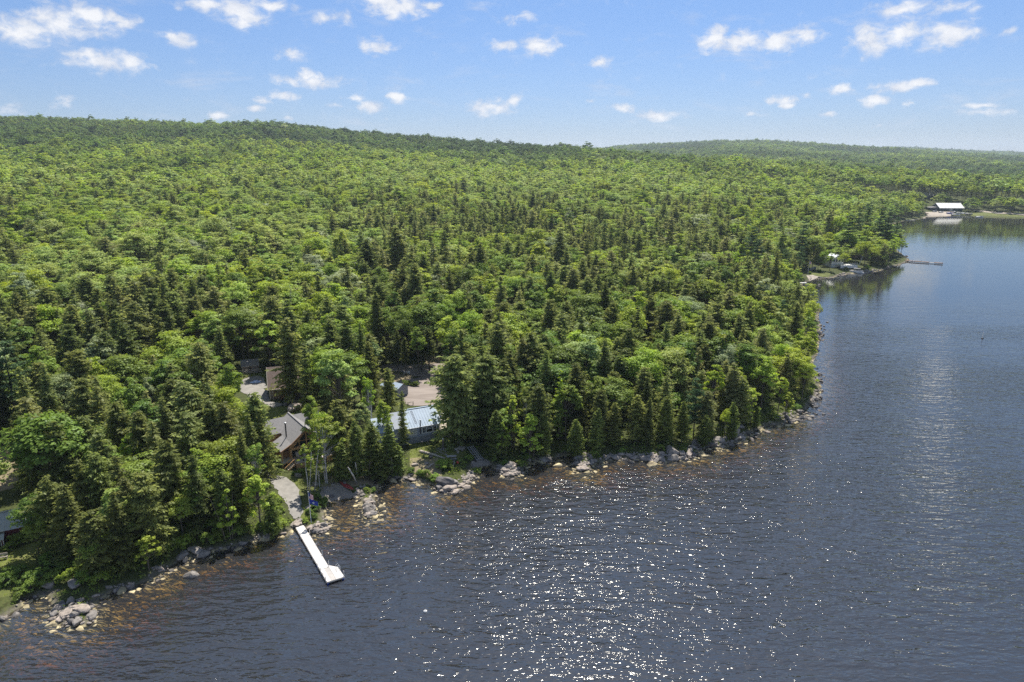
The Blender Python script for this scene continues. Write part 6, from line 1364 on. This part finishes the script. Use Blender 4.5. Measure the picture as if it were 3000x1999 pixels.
# ------------------------------------------------------------------ bushes and undergrowth
BUSH = [(330,1655,1.7,.72),(372,1628,1.6,.7),(420,1632,1.5,.6),(305,1680,1.5,.75),(270,1665,1.5,.45),(460,1622,1.4,.65),(505,1608,1.4,.6),(535,1598,1.3,.7),(240,1660,1.4,.4),(195,1672,1.4,.4),(45,1690,1.4,.4),(55,1760,1.0,.35),(15,1710,1.3,.45),(100,1700,1.3,.4),
(605,1590,1.3,.5),(645,1578,1.3,.55),(690,1570,1.3,.5),(730,1562,1.2,.5),(768,1550,1.3,.6),(800,1538,1.2,.62),(812,1505,1.3,.66),(815,1470,1.1,.66),(822,1540,1.2,.66),(815,1480,1.3,.5),(926,1492,1.2,.3),(942,1482,1.1,.35),(906,1505,.9,.4),(918,1518,.9,.4),(948,1472,.9,.35),(930,1462,.9,.4),(895,1530,.7,.6),
(882,1388,1.0,.6),(862,1392,.7,.6),(1294,1372,1.7,.62),(1312,1362,1.2,.6),(1250,1398,1.4,.5),(1230,1392,1.1,.5),(1275,1404,1.1,.55),(1322,1376,1.0,.6),(1350,1358,1.0,.5),(1372,1348,1.0,.5),(1095,1442,.9,.5),(1075,1440,.8,.5),(1398,1385,1.0,.5),(1450,1352,1.1,.4),(1480,1362,1.1,.45),(1525,1364,1.1,.5),
(1775,1296,2.1,.7),(1795,1302,1.2,.65),(1545,1345,1.1,.5),(1660,1322,1.2,.45),(1822,1326,1.0,.5),(1742,1334,1.1,.45),(1935,1318,1.1,.5),(2000,1322,1.1,.4),(2062,1292,1.2,.35),(2200,1240,1.3,.4),(2270,1226,1.3,.4),(2335,1200,1.3,.4),(2375,1155,1.2,.5),(1205,1385,1.0,.4),(1165,1392,1.1,.35),(1112,1395,1.1,.35),
(2372,802,1.2,.75),(2400,798,1.5,.4),(2478,790,1.4,.5),(2540,787,1.8,.4),(2590,778,1.8,.5),(2620,770,1.8,.4),(1216,1131,1.2,.45),(1190,1128,1.3,.35),(1330,1115,1.2,.6),(1185,1300,.8,.6),(1310,1205,1.0,.62),(1330,1195,1.1,.62),(1292,1192,.9,.6),(560,1575,1.4,.45),(470,1590,1.5,.4),(400,1600,1.5,.45),(440,1560,1.7,.62),(380,1575,1.8,.66),(320,1600,1.8,.6),(280,1620,1.8,.7),(230,1620,1.7,.5),(500,1575,1.7,.66),(560,1550,1.6,.6),(620,1555,1.5,.66),(680,1545,1.4,.6),(180,1640,1.6,.5),(140,1660,1.5,.55),(90,1730,1.3,.55),(52,1590,1.3,.5),(90,1580,1.5,.5),(30,1610,1.0,.55),(160,1700,1.2,.5),(210,1700,1.4,.66),(250,1700,1.4,.6),(295,1705,1.3,.62),(350,1610,1.4,.4)]
AREA = lambda x: 'on the left shore' if x < 780 else 'beside the gravel path and dock' if x < 960 else 'around the cove and cottage lawn' if x < 1400 else 'on the bank of the right shore' if x < 2380 else 'on the far point'
BL = [(340,1650,'between the left spit and the split boulders'),(250,1640,'above the left rocky spit'),(60,1720,'on the lawn below the red cabin'),(180,1660,'right of the lawn below the red cabin'),(460,1600,'left of the split boulders'),(430,1560,'behind the brush left of the split boulders'),(560,1560,'right behind the split boulders'),(650,1560,'below the bright maples'),(740,1550,'left of the dock head'),
 (820,1500,'left of the lower gravel path'),(925,1490,'right of the flagpole'),(940,1465,'by the left end of the canoe beach'),(905,1515,'between path and flagpole'),(870,1390,'in front of the cabin deck'),(1300,1368,'on the tip of the cottage lawn'),(1250,1398,'on the stones below the cottage lawn'),(1085,1440,'on the narrow spit'),(1160,1392,'over the dark cove'),
 (1360,1352,'left of the sand ramp'),(1450,1355,'right of the sand ramp'),(1520,1360,'on the pile by the small cove'),(1600,1340,'on the small headland'),(1700,1325,'under the larch'),(1785,1300,'left of the big round cedar'),(1880,1320,'below the big round cedar'),(2000,1320,'left of the shore pine'),(2100,1270,'right of the shore pine'),(2250,1230,'near the flat ledge'),(2350,1180,'at the shore bend'),
 (2380,800,'on the far point lawn'),(2480,790,'below the white house'),(2600,775,'near the tip of the far point'),(1200,1130,'at the left edge of the dirt lot'),(1330,1115,'at the right edge of the dirt lot'),(1310,1198,'behind the cottage')]
for i, (x, y, Hb, tn) in enumerate(BUSH):
    g = G(x, y); t = put_tree('bush', g[0], g[1], Hb*(1.35 if x < 700 else 1.1), 1.35, tn, ('large ' if Hb > 1.4 else 'small ')+('bright' if tn > .62 else 'mid green' if tn > .47 else 'dark')+' leafy bush '+min(BL, key=lambda q: abs(q[0]-x)+abs(q[1]-y))[2], 'bushes '+AREA(x), var=i)
def tufts(name, pts, n, size, m, up=1.2, tint=None):
    c = np.repeat(pts, n, 0); c = c+rg.normal(0, 1, c.shape)*np.array([.28, .28, 0]); c[:, 2] += rg.uniform(.02, .42, len(c))*up*rg.uniform(.3, 1, len(c)); a = size*rg.uniform(.6, 1.5, len(c))
    V, F = quads(c, rg.normal(size=c.shape)*np.array([.8,.8,.6])+np.array([0,0,.6]), a, a*.55, rg)
    o = link(name, mesh_np(name, V, F, m, attrs={'tone': ('FACE', rg.uniform(.2, .9, len(F)))})); o['tint'] = .5; return tag(o, kind='stuff')
xs = rg.uniform(-100, 120, 90000); ys = rg.uniform(64, 260, 90000); dd = sdf(xs, ys); nn = vnoise(xs, ys, 6)
k = (dd > .9) & (dd < 30) & (rg.random(90000) < np.where(dd < 7, .55, .16)) & (nn > -.22)
for p in [PATH, BEACH, YARD, LOT, BACKROAD, RAMP]: k &= ~inpoly(p, xs, ys)
for p in BLOCK[:-1]: k &= ~inpoly(p, xs, ys)
for p in GRASS+DRY: k &= ~(inpoly(p, xs, ys) & (nn < .28))
xs, ys, dd = xs[k], ys[k], dd[k]; tufts('undergrowth', np.stack([xs, ys, height(xs, ys, dd)], 1), 7, .15, M['broad_leaf'])
gp = []
for p in GRASS[:6]:
    x0, y0 = p.min(0); x1, y1 = p.max(0); n = int((x1-x0)*(y1-y0)*7); x = rg.uniform(x0, x1, n); y = rg.uniform(y0, y1, n); k = inpoly(p, x, y) & (vnoise(x, y, 2.5) > -.12)
    for q in [PATH, BEACH, YARD, LOT]: k &= ~inpoly(q, x, y)
    gp.append(np.stack([x[k], y[k], height(x[k], y[k])], 1))
o = tufts('grass', np.vstack(gp), 3, .07, M['broad_leaf'], .4); o['tint'] = .66
# white leaning trunks over the canoe beach, each its own fallen looking stem with a tuft of twigs
for i, (bx, by, tx, ty, r, lab) in enumerate(((1046,1415,1020,1370,.16,'leaning white bare trunk at the right of the canoe beach'),(1045,1398,1041,1355,.12,'thin upright pale trunk behind the leaning white one'),(1064,1393,1052,1340,.13,'pale trunk standing in the middle of the clump by the cove'),(1080,1388,1084,1350,.09,'thinnest pale trunk by the dark cove'),(1148,1398,1146,1340,.13,'pale trunk at the cove edge left of the cottage lawn'))):
    a = G(bx, by); b_ = P(tx, ty, a[2]+4.4); t = thing('bare_trunk', lab, 'tree trunk', tuple(a), 0); d = np.array([b_[0]-a[0], b_[1]-a[1], 4.4])
    MB().tube([(0,0,-.3), tuple(d*.5+np.array([.08,0,0])), tuple(d)], [r, r*.8, r*.55], 8).build('trunk', M['bark_white'] if i < 3 else M['bark'], t, smooth=True)
    MB().tube([tuple(d*.7), tuple(d*.85+np.array([.5,.1,.2]))], [.04,.01], 5).tube([tuple(d*.5), tuple(d*.6+np.array([-.4,.1,.3]))], [.035,.01], 5).build('branch', M['bark'], t)
# white birch stems in front of the cabin
for i, (bx, by, tx, ty, r, lab) in enumerate(((902,1446,896,1375,.11,'left white birch stem by the flagpole'),(908,1450,910,1385,.08,'thin middle birch stem by the flagpole'),(920,1440,927,1370,.13,'right white birch stem by the flagpole'))):
    a = G(bx, by); b_ = P(tx, ty, a[2]+4.6); d = np.array([b_[0]-a[0], b_[1]-a[1], 4.6]); t = thing('birch_tree', lab, 'birch tree', tuple(a), 0)
    MB().tube([(0,0,-.3), tuple(d*.5+np.array([.12*(-1)**i,0,0])), tuple(d), tuple(d*1.9)], [r, r*.9, r*.7, r*.3], 8).build('trunk', M['bark_white'], t, smooth=True)
    s = S_['birch'][i % 2]; c_ = bpy.data.objects.new('crown', s.crown); C.objects.link(c_); c_.parent = t; k_ = [.52,.38,.6][i]; c_.scale = (k_, k_, k_); c_.location = tuple(d*1.15-np.array([0,0,13*.42*k_])); c_['tint'] = .66

# ------------------------------------------------------------------ the forest
FX, FY, FZ, FH, FC_, FT, FR, FSX, FTOP = fill()
LAND = [(60,1000,'above the dry clearing at the left edge'),(60,1200,'around the dry clearing at the left edge'),(250,980,'near the silvery sage tree on the left slope'),(400,900,'near the grey dead spruce on the left slope'),(250,1150,'in the middle of the left bank'),
 (420,1080,'on the upper left bank'),(560,1000,'left of the shed'),(600,1180,'between the left bank and the gravel yard'),(450,1350,'above the lower left shore'),(200,1400,'right of the red cabin'),(540,860,'near the white snag left of the shed'),(700,840,'behind the shed'),(820,820,'behind the brown garage'),
 (900,760,'high up behind the garage'),(1000,880,'between the garage and the dirt lot'),(1100,800,'above the dirt lot'),(1250,830,'behind the back of the dirt lot'),(1400,850,'right of the dirt lot'),(1450,960,'behind the tall spruce by the ramp'),(1550,880,'left of the sage dome'),(1650,850,'above the sage dome'),
 (1650,1000,'near the green larch'),(1800,830,'left of the pale row of crowns'),(1900,780,'above the pale row of crowns'),(1900,1000,'below the pale row of crowns'),(2050,850,'right of the pale row of crowns'),(2050,1000,'above the shore pine'),(2150,900,'left of the dark pine near the bend'),(2200,1000,'above the bright maples at the bend'),
 (2200,780,'on the slope above the dark pine'),(2300,760,'beside the feathery pine of the far shore'),(2350,1000,'at the right end of the near shore'),(100,800,'high on the left slope'),(300,760,'high above the silvery sage tree'),(1300,700,'far up behind the dirt lot'),(1600,720,'far up the middle slope'),(2000,700,'far up the right slope')]
# the largest of each kind become trees of their own, the rest one wood per kind
def zone(x, r):
    a = 'behind the left shore' if x < 700 else 'behind the cabin and garage' if x < 1150 else 'behind the dirt lot and cottage' if x < 1500 else 'on the slope behind the right shore' if x < 2300 else 'towards the far point'
    return a
inview = (FSX > -40) & (FSX < 3040)
size = FH/FR*np.where(inview, 1, 0)
ind = np.zeros(len(FX), bool)
nspr = sum(1 for q in TREES if q[0] == 'spruce'); nbro = sum(1 for q in TREES if q[0] == 'broadleaf')
for kd, nman in ((True, nspr), (False, nbro)):
    idx = np.where(FC_ == kd)[0]; idx = idx[np.argsort(-size[idx])][:300-nman]; ind[idx] = True
for i in np.where(ind)[0]:
    kd = 'spruce' if FC_[i] else 'broadleaf'; zn = zone(FSX[i], FR[i]); tt = FT[i]
    if kd == 'spruce': w = 'dark green' if tt < .42 else 'olive green' if tt < .68 else 'brownish olive'
    else: w = 'deep green' if tt < .45 else 'fresh green' if tt < .68 else 'yellow green' if tt < .88 else 'pale sage'
    near_ = min(LAND, key=lambda q: abs(q[0]-FSX[i])*1.0+abs(q[1]-FTOP[i])*1.6); sz_ = 'short' if FH[i] < 11.5 else 'tall' if FH[i] > 15.5 else 'medium'
    put_tree(kd, FX[i], FY[i], FH[i], random.uniform(.9, 1.25)*(1.0 if kd == 'spruce' else 1.15), tt, sz_+' '+w+(' spruce ' if kd == 'spruce' else ' broadleaf tree ')+near_[2], w+' trees '+zn, z=FZ[i])
def wood(name, sel, shapes_of, seed):
    idx = np.where(sel)[0]; n = len(idx); g = np.random.default_rng(seed)
    src = bpy.data.collections.new(name+'_sources')
    for q, s in enumerate(shapes_of): o = bpy.data.objects.new(f'{name}_source_{q:02d}', s.joined); src.objects.link(o)
    me = bpy.data.meshes.new(name); me.vertices.add(n); me.vertices.foreach_set('co', np.stack([FX[idx], FY[idx], FZ[idx]-.1], 1).astype(np.float32).ravel())
    def at(nm, ty, arr, key='value'): a = me.attributes.new(nm, ty, 'POINT'); a.data.foreach_set(key, arr)
    hz = FH[idx]/(16 if 'spruce' in name else 14); wf = g.uniform(.9, 1.35, n)*(1 if 'spruce' in name else 1.18)
    at('scl', 'FLOAT_VECTOR', np.stack([hz*wf, hz*wf, hz], 1).astype(np.float32).ravel(), 'vector'); at('rotz', 'FLOAT', g.uniform(0, 6.28, n).astype(np.float32)); at('pick', 'INT', g.integers(0, len(shapes_of), n).astype(np.int32)); at('tint', 'FLOAT', FT[idx].astype(np.float32))
    o = link(name, me); tag(o, kind='stuff')
    ng = bpy.data.node_groups.new(name, 'GeometryNodeTree'); ng.interface.new_socket('Geometry', in_out='INPUT', socket_type='NodeSocketGeometry'); ng.interface.new_socket('Geometry', in_out='OUTPUT', socket_type='NodeSocketGeometry')
    N, L = ng.nodes, ng.links; gi = N.new('NodeGroupInput'); go = N.new('NodeGroupOutput'); ip = N.new('GeometryNodeInstanceOnPoints'); ci = N.new('GeometryNodeCollectionInfo'); ci.inputs['Collection'].default_value = src; ci.inputs['Separate Children'].default_value = True
    def na(nm, ty): q = N.new('GeometryNodeInputNamedAttribute'); q.data_type = ty; q.inputs['Name'].default_value = nm; return q.outputs['Attribute']
    cx = N.new('ShaderNodeCombineXYZ'); L.new(na('rotz', 'FLOAT'), cx.inputs[2])
    L.new(gi.outputs[0], ip.inputs['Points']); L.new(ci.outputs[0], ip.inputs['Instance']); ip.inputs['Pick Instance'].default_value = True; L.new(na('pick', 'INT'), ip.inputs['Instance Index']); L.new(cx.outputs[0], ip.inputs['Rotation']); L.new(na('scl', 'FLOAT_VECTOR'), ip.inputs['Scale']); L.new(ip.outputs[0], go.inputs[0])
    md = o.modifiers.new('wood', 'NODES'); md.node_group = ng
rest = ~ind; lim = 620
wood('spruce_forest', rest & FC_ & (FR < lim), MID['spruce'], 1); wood('broadleaf_forest', rest & ~FC_ & (FR < lim), MID['broadleaf'], 2)
wood('distant_spruce_forest', rest & FC_ & (FR >= lim), LOW['spruce'], 3); wood('distant_broadleaf_forest', rest & ~FC_ & (FR >= lim), LOW['broadleaf'], 4)
print('trees', len(FX), 'own', ind.sum(), 'far', (rest & (FR >= lim)).sum(), 'rocks', len(rocks))
